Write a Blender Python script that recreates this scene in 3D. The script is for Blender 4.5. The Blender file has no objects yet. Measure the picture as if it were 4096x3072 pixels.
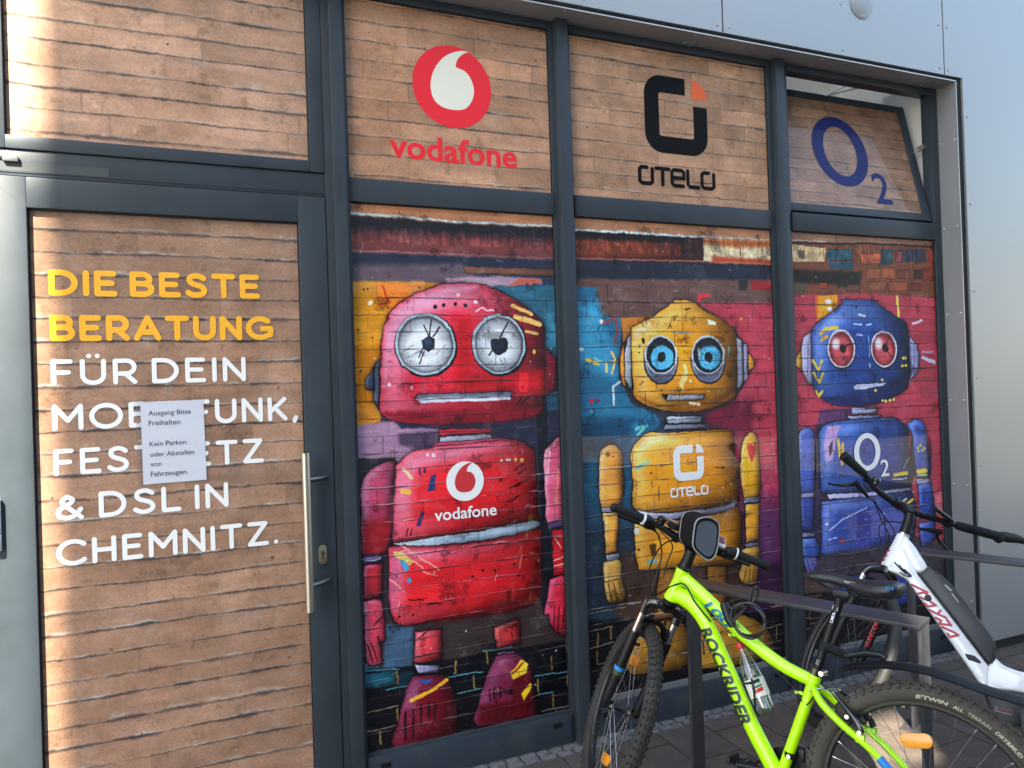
import bpy, bmesh, math, random
import numpy as np
from mathutils import Vector, Matrix, Quaternion
random.seed(7); R=math.radians
sc=bpy.context.scene
COL=sc.collection
# ------------------------------------------------------------------ camera
cam=bpy.data.cameras.new('camera'); cam.sensor_width=36; cam.lens=25.951; cam.clip_end=800; cam.clip_start=.05
co=bpy.data.objects.new('camera',cam); COL.objects.link(co); sc.camera=co
yaw,pit,rol=0.39498593,0.00627659,-0.03341627
f_=Vector((math.sin(yaw)*math.cos(pit),math.cos(yaw)*math.cos(pit),math.sin(pit)))
r_=Vector((math.cos(yaw),-math.sin(yaw),0)); u_=r_.cross(f_)
r2=math.cos(rol)*r_+math.sin(rol)*u_; u2=-math.sin(rol)*r_+math.cos(rol)*u_
co.matrix_world=Matrix(((r2.x,u2.x,-f_.x,0.),(r2.y,u2.y,-f_.y,-2.968),(r2.z,u2.z,-f_.z,1.58),(0,0,0,1)))
# ------------------------------------------------------------------ sky, sun, exposure
SUN_EL=R(44); sh=Vector((-.55,-.835)).normalized()
SUN=Vector((sh.x*math.cos(SUN_EL),sh.y*math.cos(SUN_EL),math.sin(SUN_EL)))
wd=bpy.data.worlds.new('World'); sc.world=wd; wd.use_nodes=True
nt=wd.node_tree; nt.nodes.clear()
sk=nt.nodes.new('ShaderNodeTexSky'); sk.sky_type='NISHITA'; sk.sun_disc=False
sk.sun_elevation=SUN_EL; sk.sun_rotation=math.atan2(sh.x,sh.y); sk.air_density=1.0; sk.dust_density=1.6; sk.ozone_density=1.0
bg=nt.nodes.new('ShaderNodeBackground'); bg.inputs[1].default_value=.12
ow=nt.nodes.new('ShaderNodeOutputWorld'); nt.links.new(sk.outputs[0],bg.inputs[0]); nt.links.new(bg.outputs[0],ow.inputs[0])
sl=bpy.data.lights.new('sun','SUN'); sl.energy=5.0; sl.angle=R(.53); sl.color=(1,.93,.82)
so=bpy.data.objects.new('sun',sl); COL.objects.link(so); so.rotation_euler=(-SUN).to_track_quat('-Z','Y').to_euler(); so.location=(-4,-6,9)
sc.view_settings.view_transform='Standard'; sc.view_settings.look='None'; sc.view_settings.gamma=1; sc.view_settings.use_curve_mapping=False
sc.view_settings.exposure=2.56
sc.view_settings.use_white_balance=True; sc.view_settings.white_balance_temperature=6950; sc.view_settings.white_balance_tint=4
# ------------------------------------------------------------------ materials
def s2l(c): return tuple(((v/255)/12.92 if v/255<=.04045 else ((v/255+.055)/1.055)**2.4) for v in c)
MATS={}
def mat(name,col,rough=.5,metal=0.,coat=0.,coatr=.05,var=0.,vscale=8.,bump=0.,bscale=60.,spec=.5,trans=0.,dirt=None,sheen=0.):
    if name in MATS: return MATS[name]
    m=bpy.data.materials.new(name); m.use_nodes=True; n=m.node_tree; b=n.nodes['Principled BSDF']
    b.inputs['Base Color'].default_value=(*col,1); b.inputs['Roughness'].default_value=rough; b.inputs['Metallic'].default_value=metal
    b.inputs['Coat Weight'].default_value=coat; b.inputs['Coat Roughness'].default_value=coatr; b.inputs['Specular IOR Level'].default_value=spec
    b.inputs['Transmission Weight'].default_value=trans; b.inputs['Sheen Weight'].default_value=sheen
    tc=n.nodes.new('ShaderNodeTexCoord')
    if var or dirt:
        no=n.nodes.new('ShaderNodeTexNoise'); no.inputs['Scale'].default_value=vscale; no.inputs['Detail'].default_value=7; no.inputs['Roughness'].default_value=.65
        n.links.new(tc.outputs['Object'],no.inputs['Vector'])
        rp=n.nodes.new('ShaderNodeValToRGB'); e=rp.color_ramp.elements
        e[0].position=.3; e[1].position=.72
        d=dirt or tuple(c*(1-var) for c in col)
        e[0].color=(*d,1) if not dirt else (*col,1); e[1].color=(*[min(1,c*(1+var)) for c in col],1) if not dirt else (*d,1)
        if dirt: e[0].position=.5; e[1].position=.85
        n.links.new(no.outputs['Fac'],rp.inputs['Fac']); n.links.new(rp.outputs['Color'],b.inputs['Base Color'])
        mr=n.nodes.new('ShaderNodeMapRange'); mr.inputs['To Min'].default_value=max(.02,rough-.07); mr.inputs['To Max'].default_value=min(1,rough+.09)
        n.links.new(no.outputs['Fac'],mr.inputs['Value']); n.links.new(mr.outputs[0],b.inputs['Roughness'])
    if bump:
        nb=n.nodes.new('ShaderNodeTexNoise'); nb.inputs['Scale'].default_value=bscale; nb.inputs['Detail'].default_value=5
        n.links.new(tc.outputs['Object'],nb.inputs['Vector'])
        bp=n.nodes.new('ShaderNodeBump'); bp.inputs['Strength'].default_value=bump; bp.inputs['Distance'].default_value=.004
        n.links.new(nb.outputs['Fac'],bp.inputs['Height']); n.links.new(bp.outputs[0],b.inputs['Normal'])
    MATS[name]=m; return m
ANTH=mat('anthracite powder coat',(.036,.047,.060),.44,var=.16,vscale=4,bump=.05,bscale=400,spec=.36)
ANTHK=mat('kick plate coat',(.028,.040,.058),.45,var=.3,vscale=7,dirt=(.075,.078,.08))
GASK=mat('black gasket',(.012,.012,.013),.6)
PANEL=mat('grey cladding',(.42,.43,.43),.36,metal=.5,coat=.3,coatr=.2,var=.03,vscale=1.2)
REVEAL=mat('grey reveal sheet',(.27,.27,.28),.4,metal=.1,var=.05,vscale=3)
ALU=mat('raw aluminium edge',(.62,.6,.55),.35,metal=.9)
BACK=mat('dark backing',(.012,.014,.02),.7)
STEEL=mat('brushed steel',(.60,.57,.50),.33,metal=1.)
BRASS=mat('satin brass',(.58,.47,.32),.35,metal=1.)
WHITEV=mat('white vinyl',(.88,.89,.90),.45,coat=.4,coatr=.08)
YELV=mat('yellow vinyl',s2l((250,180,48)),.45,coat=.4,coatr=.08)
REDV=mat('red vinyl',(.88,.010,.026),.45,coat=.4,coatr=.08)
CREAMV=mat('cream vinyl',s2l((238,236,222)),.45,coat=.4,coatr=.08)
BLKV=mat('black vinyl',(.006,.006,.007),.6,spec=.12)
ORAV=mat('orange vinyl',s2l((246,100,34)),.45,coat=.4,coatr=.08)
BLUV=mat('blue vinyl',(.009,.014,.13),.5,coat=.12,coatr=.05,spec=.2)
PLAST=mat('white plaster',(.80,.77,.70),.85,var=.03,vscale=6)
PAPER=mat('white paper',(.70,.72,.80),.7)
INK=mat('grey ink',(.03,.035,.05),.7)
GREEN=mat('neon yellow green paint',(.52,.98,.004),.30,coat=.6,coatr=.12)
BLK=mat('satin black',(.008,.008,.009),.40,var=.15,vscale=30,spec=.35)
BLKG=mat('gloss black',(.010,.010,.011),.16,coat=.6)
RUB=mat('tyre rubber',(.030,.027,.024),.78,var=.35,vscale=14,bump=.2,bscale=300)
RUBD=mat('dusty tyre rubber',(.062,.052,.042),.85,vscale=10,dirt=(.13,.105,.078),bump=.3,bscale=300)
GRIP=mat('grip rubber',(.009,.009,.010),.65,bump=.5,bscale=350,spec=.3)
CHROME=mat('chrome',(.72,.71,.69),.13,metal=1.)
RIM=mat('black anodised rim',(.035,.034,.034),.3,metal=.6)
SPOKE=mat('steel spoke',(.55,.55,.56),.25,metal=1.)
SPOKED=mat('dark spoke',(.08,.08,.085),.3,metal=.8)
ORANGE=mat('orange reflector',(.95,.33,.015),.25,coat=.8,bump=.4,bscale=200)
WHITEP=mat('white pearl paint',(.80,.80,.82),.22,coat=.9,coatr=.04,var=.02,vscale=4)
REDP=mat('dark red print',s2l((178,22,52)),.35)
BATT=mat('battery plastic',(.030,.031,.034),.42,var=.08,vscale=30)
MOTOR=mat('motor plastic',(.022,.022,.024),.5)
SADD=mat('saddle vinyl',(.018,.019,.022),.33,bump=.12,bscale=220)
BLUEP=mat('blue print',s2l((40,130,205)),.4)
TEALP=mat('teal print',s2l((20,120,150)),.4)
WHITEI=mat('white print',(.8,.8,.8),.5)
TANI=mat('tan print',(.50,.43,.30),.6)
REDI=mat('red print',s2l((220,40,40)),.4)
RACK=mat('bike rack coat',(.048,.046,.050),.40,metal=.15,vscale=24,dirt=(.075,.072,.07))
PAVER=mat('brown paver',(.088,.066,.054),.82,var=.35,vscale=9,bump=.5,bscale=90)
PAVER2=mat('grey brown paver',(.076,.061,.052),.82,var=.35,vscale=8,bump=.5,bscale=90)
COB=mat('granite cobble',(.125,.125,.128),.75,var=.55,vscale=70,bump=.8,bscale=120)
JOINT=mat('joint sand',(.040,.036,.032),.95,var=.4,vscale=40,bump=.5,bscale=200)
CAPR=mat('red cap',(.55,.015,.02),.35)
LABC=mat('cream label',(.72,.70,.60),.6)
LABG=mat('green label',(.01,.14,.07),.5)
SKYFILM=None
def glassmat(name,tint=(.95,.97,.97),mixv=.05):
    m=bpy.data.materials.new(name); m.use_nodes=True; n=m.node_tree; n.nodes.clear()
    o=n.nodes.new('ShaderNodeOutputMaterial'); t=n.nodes.new('ShaderNodeBsdfTransparent'); g=n.nodes.new('ShaderNodeBsdfGlossy'); mx=n.nodes.new('ShaderNodeMixShader'); lw=n.nodes.new('ShaderNodeLayerWeight'); lw.inputs[0].default_value=.5; pw=n.nodes.new('ShaderNodeMath'); pw.operation='POWER'; pw.inputs[1].default_value=3.5; fr=n.nodes.new('ShaderNodeMath'); fr.operation='MULTIPLY_ADD'; fr.inputs[1].default_value=.7; fr.inputs[2].default_value=mixv; n.links.new(lw.outputs['Facing'],pw.inputs[0]); n.links.new(pw.outputs[0],fr.inputs[0])
    t.inputs[0].default_value=(*tint,1); g.inputs['Roughness'].default_value=.06
    n.links.new(fr.outputs[0],mx.inputs[0]); n.links.new(t.outputs[0],mx.inputs[1]); n.links.new(g.outputs[0],mx.inputs[2]); n.links.new(mx.outputs[0],o.inputs[0]); return m
CLEAR=glassmat('clear plastic',(.86,.9,.9),.14); SLEEVE=glassmat('plastic sleeve',(.97,.98,1))
# ------------------------------------------------------------------ mesh helpers
class MB:
    def __init__(s): s.v=[]; s.f=[]; s.uv=None
    def add(s,v,f):
        o=len(s.v); s.v+= [tuple(p) for p in v]; s.f+=[tuple(i+o for i in q) for q in f]; return s
    def box(s,x0,x1,y0,y1,z0,z1,bev=0.):
        if bev<=0:
            v=[(x,y,z) for x in (x0,x1) for y in (y0,y1) for z in (z0,z1)]
            return s.add(v,[(0,1,3,2),(4,6,7,5),(0,4,5,1),(2,3,7,6),(0,2,6,4),(1,5,7,3)])
        bm=bmesh.new(); bmesh.ops.create_cube(bm,size=1)
        for w in bm.verts: w.co=Vector(((x0+x1)/2+w.co.x*(x1-x0),(y0+y1)/2+w.co.y*(y1-y0),(z0+z1)/2+w.co.z*(z1-z0)))
        bmesh.ops.bevel(bm,geom=bm.edges[:],offset=bev,segments=2,affect='EDGES',profile=.6)
        return s.bm(bm)
    def bm(s,bm):
        bm.verts.index_update(); s.add([v.co[:] for v in bm.verts],[[v.index for v in f.verts] for f in bm.faces]); bm.free(); return s
    def prism(s,poly,y0,y1,bev=0.,seg=2):
        # poly in (x,z), extruded along y
        bm=bmesh.new(); a=[bm.verts.new((p[0],y0,p[1])) for p in poly]; fc=bm.faces.new(a)
        ex=bmesh.ops.extrude_face_region(bm,geom=[fc]); 
        for g in ex['geom']:
            if isinstance(g,bmesh.types.BMVert): g.co.y=y1
        bmesh.ops.recalc_face_normals(bm,faces=bm.faces[:])
        if bev: bmesh.ops.bevel(bm,geom=bm.edges[:],offset=bev,segments=seg,affect='EDGES',profile=.5)
        return s.bm(bm)
    def tube(s,pts,r,seg=12,smooth=0,cap=True,flat=None):
        P=[Vector(p) for p in pts]; rr=list(r) if isinstance(r,(list,tuple)) else [r]*len(P)
        if smooth and len(P)>2:
            Q=[];q=[]
            for i in range(len(P)-1):
                p0=P[max(i-1,0)];p1=P[i];p2=P[i+1];p3=P[min(i+2,len(P)-1)]
                for k in range(smooth):
                    t=k/smooth; Q.append(.5*((2*p1)+(p2-p0)*t+(2*p0-5*p1+4*p2-p3)*t*t+(3*p1-p0-3*p2+p3)*t**3)); q.append(rr[i]*(1-t)+rr[i+1]*t)
            Q.append(P[-1]);q.append(rr[-1]);P,rr=Q,q
        n=len(P); tang=[(P[min(i+1,n-1)]-P[max(i-1,0)]).normalized() for i in range(n)]
        ref=Vector((0,1,0)) if abs(tang[0].y)<.9 else Vector((0,0,1))
        u=(ref-tang[0]*ref.dot(tang[0])).normalized(); V=[]
        for i in range(n):
            u=(u-tang[i]*u.dot(tang[i])).normalized(); w=tang[i].cross(u)
            for k in range(seg):
                a=2*math.pi*k/seg; ku,kw=(1,1) if not flat else flat
                V.append(P[i]+u*(math.cos(a)*rr[i]*ku)+w*(math.sin(a)*rr[i]*kw))
        F=[(i*seg+k,i*seg+(k+1)%seg,(i+1)*seg+(k+1)%seg,(i+1)*seg+k) for i in range(n-1) for k in range(seg)]
        if cap: F+= [tuple(range(seg))[::-1],tuple((n-1)*seg+k for k in range(seg))]
        return s.add(V,F)
    def lathe(s,prof,M=None,seg=24):
        # prof (r,z) around z
        M=M or Matrix(); V=[]
        for r,z in prof:
            for k in range(seg): a=2*math.pi*k/seg; V.append(M@Vector((r*math.cos(a),r*math.sin(a),z)))
        n=len(prof); F=[(i*seg+k,i*seg+(k+1)%seg,(i+1)*seg+(k+1)%seg,(i+1)*seg+k) for i in range(n-1) for k in range(seg)]
        if prof[0][0]>1e-6: F.append(tuple(range(seg))[::-1])
        if prof[-1][0]>1e-6: F.append(tuple((n-1)*seg+k for k in range(seg)))
        return s.add(V,F)
    def ngon(s,pts): return s.add(pts,[tuple(range(len(pts)))])
    def ribbon(s,pts,w,fn,k=0,sharp=50):
        # flat stroke with round caps; pts 2d; fn(x,y,layer)->3d
        runs=[[pts[0]]]
        for i in range(1,len(pts)):
            runs[-1].append(pts[i])
            if 0<i<len(pts)-1:
                a=math.atan2(pts[i][1]-pts[i-1][1],pts[i][0]-pts[i-1][0]);b=math.atan2(pts[i+1][1]-pts[i][1],pts[i+1][0]-pts[i][0])
                if abs((math.degrees(b-a)+180)%360-180)>sharp: runs.append([pts[i]])
        for run in runs:
            k+=1
            closed=len(run)>6 and math.dist(run[0],run[-1])<1e-6
            if len(run)<2 or (len(run)==2 and run[0]==run[1]):
                c=run[0]; V=[fn(c[0]+math.cos(a*math.pi/8)*w/2,c[1]+math.sin(a*math.pi/8)*w/2,k) for a in range(16)]; s.add(V,[tuple(range(16))]); continue
            n=len(run); N=[]
            for i in range(n):
                dx=run[min(i+1,n-1)][0]-run[max(i-1,0)][0]; dy=run[min(i+1,n-1)][1]-run[max(i-1,0)][1]; l=math.hypot(dx,dy) or 1; N.append((-dy/l,dx/l))
            if closed:
                dx=run[1][0]-run[-2][0];dy=run[1][1]-run[-2][1];l=math.hypot(dx,dy);N[0]=N[-1]=(-dy/l,dx/l)
            L=[(p[0]+q[0]*w/2,p[1]+q[1]*w/2) for p,q in zip(run,N)]; Rr=[(p[0]-q[0]*w/2,p[1]-q[1]*w/2) for p,q in zip(run,N)]
            def cap(c,nx,ny,sg):
                a0=math.atan2(ny,nx); return [(c[0]+math.cos(a0-sg*math.pi*j/8)*w/2,c[1]+math.sin(a0-sg*math.pi*j/8)*w/2) for j in range(1,8)]
            V=[fn(*p,k) for p in L]+[fn(*p,k) for p in Rr]; F=[(i,n+i,n+i+1,i+1) for i in range(n-1)]
            s.add(V,F)
            if closed: continue
            e=[L[-1]]+cap(run[-1],*N[-1],1)+[Rr[-1]]; s.add([fn(*p,k) for p in e],[tuple(range(len(e)))])
            e=[Rr[0]]+cap(run[0],-N[0][0],-N[0][1],1)+[L[0]]; s.add([fn(*p,k) for p in e],[tuple(range(len(e)))])
        return k
OFF={}
def mesh_of(mb,name,m,off=(0,0,0),sm=35):
    me=bpy.data.meshes.new(name); o=Vector(off); me.from_pydata([tuple(Vector(p)-o) for p in mb.v],[],mb.f); me.materials.append(m)
    if sm: 
        me.polygons.foreach_set('use_smooth',[True]*len(me.polygons)); me.set_sharp_from_angle(angle=R(sm))
    else: me.polygons.foreach_set('use_smooth',[False]*len(me.polygons))
    me.update(); return me
def tag(o,label=None,cat=None,group=None,kind=None):
    if label: o['label']=label
    if cat: o['category']=cat
    if group: o['group']=group
    if kind: o['kind']=kind
    return o
def thing(name,label,cat,loc=(0,0,0),group=None,M=None):
    o=bpy.data.objects.new(name,None); o.empty_display_size=.05; COL.objects.link(o)
    if M is not None: o.matrix_world=M; OFF[o]=Vector((0,0,0))
    else: o.location=loc; OFF[o]=Vector(loc)
    return tag(o,label,cat,group)
def obj(name,mb,m,parent=None,label=None,sm=35,kind=None):
    off=OFF.get(parent,Vector((0,0,0))); me=mesh_of(mb,name,m,off,sm)
    o=bpy.data.objects.new(name,me); COL.objects.link(o)
    if parent: o.parent=parent
    OFF[o]=off
    return tag(o,label,kind=kind)
def inst(name,me,parent,M):
    o=bpy.data.objects.new(name,me); COL.objects.link(o); o.parent=parent; o.matrix_local=M; return o
def top(name,mb,m,label,cat,loc=(0,0,0),group=None,sm=35):
    me=mesh_of(mb,name,m,loc,sm); o=bpy.data.objects.new(name,me); COL.objects.link(o); o.location=loc; OFF[o]=Vector(loc); return tag(o,label,cat,group)
def struct(name,mb,m,sm=0,loc=(0,0,0)):
    me=mesh_of(mb,name,m,loc,sm); o=bpy.data.objects.new(name,me); COL.objects.link(o); o.location=loc; OFF[o]=Vector(loc); o['kind']='structure'; return o
_txt={}
def text2d(body,bold=0.,shear=0.,spacing=1.,cuts=0):
    k=(body,bold,shear,spacing,cuts)
    if k in _txt: return _txt[k]
    cu=bpy.data.curves.new('lettering','FONT'); cu.body=body; cu.size=1; cu.offset=bold; cu.shear=shear; cu.space_character=spacing; cu.resolution_u=3
    o=bpy.data.objects.new('lettering',cu); COL.objects.link(o); dg=bpy.context.evaluated_depsgraph_get()
    me=bpy.data.meshes.new_from_object(o.evaluated_get(dg))
    if cuts:
        bm=bmesh.new(); bm.from_mesh(me)
        for i in range(cuts): bmesh.ops.bisect_plane(bm,geom=bm.verts[:]+bm.edges[:]+bm.faces[:],plane_co=(0,-.02+.78*(i+.5)/cuts,0),plane_no=(0,1,0))
        bm.to_mesh(me); bm.free()
    v=[(p.co.x,p.co.y) for p in me.vertices]; f=[tuple(p.vertices) for p in me.polygons]
    bpy.data.objects.remove(o); bpy.data.curves.remove(cu); bpy.data.meshes.remove(me)
    x0=min(p[0] for p in v); v=[(p[0]-x0,p[1]) for p in v]; w=max(p[0] for p in v); cap=max(p[1] for p in v)
    _txt[k]=(v,f,w,cap); return _txt[k]
def text_on(mb,body,fn,width=None,cap=None,bold=0.,shear=0.,spacing=1.,cuts=0):
    v,f,w,c=text2d(body,bold,shear,spacing,cuts); sx=(width/w) if width else cap/c; sy=(cap/c) if cap else sx
    mb.add([fn(p[0]*sx,p[1]*sy) for p in v],f); return mb
def arc(cx,cy,rx,ry,a0,a1,n=12): return [(cx+rx*math.cos(R(a0+(a1-a0)*i/n)),cy+ry*math.sin(R(a0+(a1-a0)*i/n))) for i in range(n+1)]
def cat(pts,n=5):
    o=[]
    for i in range(len(pts)-1):
        p0=pts[max(i-1,0)];p1=pts[i];p2=pts[i+1];p3=pts[min(i+2,len(pts)-1)]
        for k in range(n):
            t=k/n; o.append(tuple(.5*(2*b+(c-a)*t+(2*a-5*b+4*c-d)*t*t+(3*b-a-3*c+d)*t**3) for a,b,c,d in zip(p0,p1,p2,p3)))
    return o+[pts[-1]]
SSH=cat([(.55,.87),(.42,.97),(.27,1),(.1,.93),(.05,.76),(.14,.6),(.31,.52),(.48,.43),(.57,.26),(.5,.08),(.3,0),(.13,.03),(0,.13)])
GL={'D':(.72,[[(0,.0),(0,1)],[(0,1),(.28,1)]+arc(.28,.5,.44,.5,90,-90)+[(0,0)]]),'I':(0,[[(0,0),(0,1)]]),'E':(.54,[[(.52,1),(0,1),(0,0),(.54,0)],[(0,.52),(.46,.52)]]),
'B':(.62,[[(0,0),(0,1),(.34,1)]+arc(.34,.765,.22,.235,90,-90)+[(0,.53)],[(.34,.53)]+arc(.36,.265,.26,.265,90,-90)+[(0,0)]]),'S':(.57,[SSH]),'T':(.66,[[(0,1),(.66,1)],[(.33,1),(.33,0)]]),
'R':(.6,[[(0,0),(0,1),(.34,1)]+arc(.34,.7,.25,.3,90,-90)+[(0,.4)],[(.3,.4),(.6,0)]]),'A':(.76,[[(0,0),(.38,1),(.76,0)],[(.14,.3),(.62,.3)]]),'U':(.64,[[(0,1),(0,.36)]+arc(.32,.34,.32,.34,180,360)+[(.64,1)]]),
'N':(.64,[[(0,0),(0,1),(.64,0),(.64,1)]]),'G':(.9,[arc(.46,.5,.46,.5,48,312)+[(.87,.16),(.87,.47),(.56,.47)]]),'F':(.5,[[(.5,1),(0,1),(0,0)],[(0,.5),(.44,.5)]]),'M':(.84,[[(0,0),(0,1),(.42,.35),(.84,1),(.84,0)]]),
'O':(.96,[arc(.48,.5,.48,.5,0,360,28)]),'L':(.5,[[(0,1),(0,0),(.5,0)]]),'K':(.6,[[(0,0),(0,1)],[(.58,1),(.04,.4)],[(.2,.56),(.6,0)]]),'Z':(.64,[[(0,1),(.6,1),(0,0),(.64,0)]]),',':(.06,[[(.06,.04),(.0,-.14)]]),'.':(.0,[[(0,.02),(0,.02)]]),
'&':(.72,[cat([(.72,0),(.46,.31),(.2,.62),(.15,.8),(.3,.97)]),cat([(.3,.97),(.46,.84),(.4,.68),(.24,.55)]),cat([(.24,.55),(.05,.38),(.06,.1),(.3,0)]),cat([(.3,0),(.52,.1),(.7,.38)])]),'H':(.64,[[(0,0),(0,1)],[(.64,0),(.64,1)],[(0,.5),(.64,.5)]]),'C':(.8,[arc(.48,.5,.48,.5,45,315,20)])}
GL['Ü']=(.64,GL['U'][1]+[[(.2,1.24),(.2,1.24)],[(.46,1.24),(.46,1.24)]])
def stroke_line(mb,txt,x0,x1,z0,cap,w,y,gap=.36,space=.62):
    pos=[];x=0
    for c in txt:
        if c==' ': x+=space-gap; continue
        pos.append((c,x)); x+=GL[c][0]+gap
    tot=x-gap; ch=cap-w; avail=(x1-x0-w); sx=avail/tot; k=0
    for c,px in pos:
        for st in GL[c][1]:
            k=mb.ribbon([(x0+w/2+(px+p[0])*sx,z0+w/2+p[1]*ch) for p in st],w,lambda a,b,l:(a,y-.00004*l,b),k)
# ------------------------------------------------------------------ printed window film, painted in code
PXM=1.6  # millimetres per print pixel
def vnoise(h,w,cell,seed,oct_=3):
    rg=np.random.default_rng(seed); out=np.zeros((h,w),np.float32); amp=1;tot=0
    for o in range(oct_):
        c=max(1.5,cell/2**o); gh,gw=int(h/c)+3,int(w/c)+3; g=rg.random((gh,gw)).astype(np.float32)
        yy=np.arange(h)/c; xx=np.arange(w)/c; y0=yy.astype(int); x0=xx.astype(int); fy=yy-y0; fx=xx-x0; fy=(fy*fy*(3-2*fy))[:,None]; fx=(fx*fx*(3-2*fx))[None]
        a=g[y0][:,x0];b=g[y0][:,x0+1];c_=g[y0+1][:,x0];d=g[y0+1][:,x0+1]
        out+=amp*((a*(1-fx)+b*fx)*(1-fy)+(c_*(1-fx)+d*fx)*fy); tot+=amp; amp*=.55
    return out/tot*2-1
class Canvas:
    def __init__(s,x0,z0,x1,z1,col,seed,px=PXM):
        s.px=px; s.x0,s.z0=x0*1000,z0*1000; s.w=int((x1-x0)*1000/px); s.h=int((z1-z0)*1000/px); s.a=np.empty((s.h,s.w,3),np.float32); s.a[:]=np.array(col)/255.; s.seed=seed
        s.X=s.x0+(np.arange(s.w)+.5)*px; s.Z=s.z0+(np.arange(s.h)+.5)*px
        s.nx=vnoise(s.h,s.w,26/px,seed,3)*5; s.nz=vnoise(s.h,s.w,26/px,seed+1,3)*5
    def win(s,x0,x1,z0,z1):
        i0=max(0,int((x0-s.x0)/s.px));i1=min(s.w,int((x1-s.x0)/s.px)+1);j0=max(0,int((z0-s.z0)/s.px));j1=min(s.h,int((z1-s.z0)/s.px)+1)
        if i1<=i0 or j1<=j0: return None
        sl=(slice(j0,j1),slice(i0,i1)); X,Z=np.meshgrid(s.X[i0:i1],s.Z[j0:j1]); return sl,X+s.nx[sl],Z+s.nz[sl]
    def blend(s,sl,a,c): s.a[sl]=s.a[sl]*(1-a[...,None])+a[...,None]*c
    @staticmethod
    def segd(X,Z,a,b):
        dx,dz=b[0]-a[0],b[1]-a[1]; L=dx*dx+dz*dz or 1e-6; t=np.clip(((X-a[0])*dx+(Z-a[1])*dz)/L,0,1); return (X-a[0]-t*dx)**2+(Z-a[1]-t*dz)**2
    def op(s,o):
        if o[0]=='f':
            _,c,ol,r,soft,h,pts=o; c=np.array(c)/255.; pts=cat(pts+[pts[0]],3)[:-1] if r and len(pts)>6 else pts
            m=soft+ol+(30 if ol>=4 else 4); xs=[p[0] for p in pts];zs=[p[1] for p in pts]
            W=s.win(min(xs)-m,max(xs)+m,min(zs)-m,max(zs)+m)
            if not W: return
            sl,X,Z=W; d=np.full(X.shape,1e12); ins=np.zeros(X.shape,bool); n=len(pts)
            for i in range(n):
                a=pts[i];b=pts[(i+1)%n]; d=np.minimum(d,s.segd(X,Z,a,b))
                if a[1]!=b[1]: ins^=((a[1]>Z)!=(b[1]>Z))&(X<(b[0]-a[0])*(Z-a[1])/(b[1]-a[1])+a[0])
            d=np.sqrt(d); sd=np.where(ins,-d,d); al=np.clip(.5-sd/max(soft,1.2),0,1); col=np.broadcast_to(c,X.shape+(3,))
            if r:
                wd=.36*min(max(xs)-min(xs),max(zs)-min(zs)); t=np.clip(-sd/wd,0,1); u=(X-(min(xs)+max(xs))/2)/max(1,(max(xs)-min(xs))/2); v=(Z-(min(zs)+max(zs))/2)/max(1,(max(zs)-min(zs))/2)
                lit=np.clip(.5-.45*u+.3*v,0,1); k=(1-r*(1-t)**2*(1.15-lit*.95))*(1.06-.34*np.clip(u,0,1)**1.4-.14*np.clip(-v,0,1)+.06*np.clip(-u,0,1)); col=col*k[...,None]
                if h:
                    hc=np.array(h)/255.; g=.85*np.clip(lit*1.5-.5,0,1)*np.exp(-((t-.3)/.3)**2); col=col*(1-g[...,None])+g[...,None]*hc
            if ol>=4: s.blend(sl,.40*np.where(sd>0,np.exp(-sd/8),0),np.array((.05,.03,.06)))
            s.blend(sl,al,col)
            if ol: s.blend(sl,.8*np.clip(1-np.abs(sd)/(ol*.5+.9),0,1),np.array((.04,.03,.05)))
        elif o[0]=='s':
            _,c,w,pts=o; c=np.array(c)/255.; m=w+4; xs=[p[0] for p in pts];zs=[p[1] for p in pts]; W=s.win(min(xs)-m,max(xs)+m,min(zs)-m,max(zs)+m)
            if not W: return
            sl,X,Z=W; d=np.full(X.shape,1e12)
            for a,b in zip(pts[:-1],pts[1:]): d=np.minimum(d,s.segd(X,Z,a,b))
            s.blend(sl,.92*np.clip(.5-(np.sqrt(d)-w/2)/2,0,1),c)
        else:
            _,c,soft,cx,cz,rx,rz=o; c=np.array(c)/255.; m=soft+4; W=s.win(cx-rx-m,cx+rx+m,cz-rz-m,cz+rz+m)
            if not W: return
            sl,X,Z=W; q=np.sqrt(((X-cx)/rx)**2+((Z-cz)/rz)**2); s.blend(sl,np.clip(.5-(q-1)*min(rx,rz)/max(soft,1.5),0,1),c)
    def courses(s,rows,blen,seed,dark,light,da,la,lw=2.2,wob=4.,vdark=.5,var=.06,lg=.2,rough=1.):
        rg=np.random.default_rng(seed); rows=sorted(rows); low=vnoise(s.h,s.w,170/s.px,seed+5,2); mid=vnoise(s.h,s.w,30/s.px,seed+6,2)
        fine=vnoise(s.h,s.w,9/s.px,seed+12,2); Zw=s.Z[:,None]+low*wob+mid*wob*.35+fine*rough; lmod=np.clip(.75+.9*vnoise(s.h,s.w,55/s.px,seed+13,2),.3,1.5); gate=np.clip(.85+.7*vnoise(s.h,s.w,90/s.px,seed+7,2),.4,1); gate2=np.clip(lg+1.2*vnoise(s.h,s.w,60/s.px,seed+8,2),lg*.6,1)
        bright=np.ones((s.h,s.w),np.float32); dk=np.zeros((s.h,s.w),np.float32); lt=np.zeros((s.h,s.w),np.float32)
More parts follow.
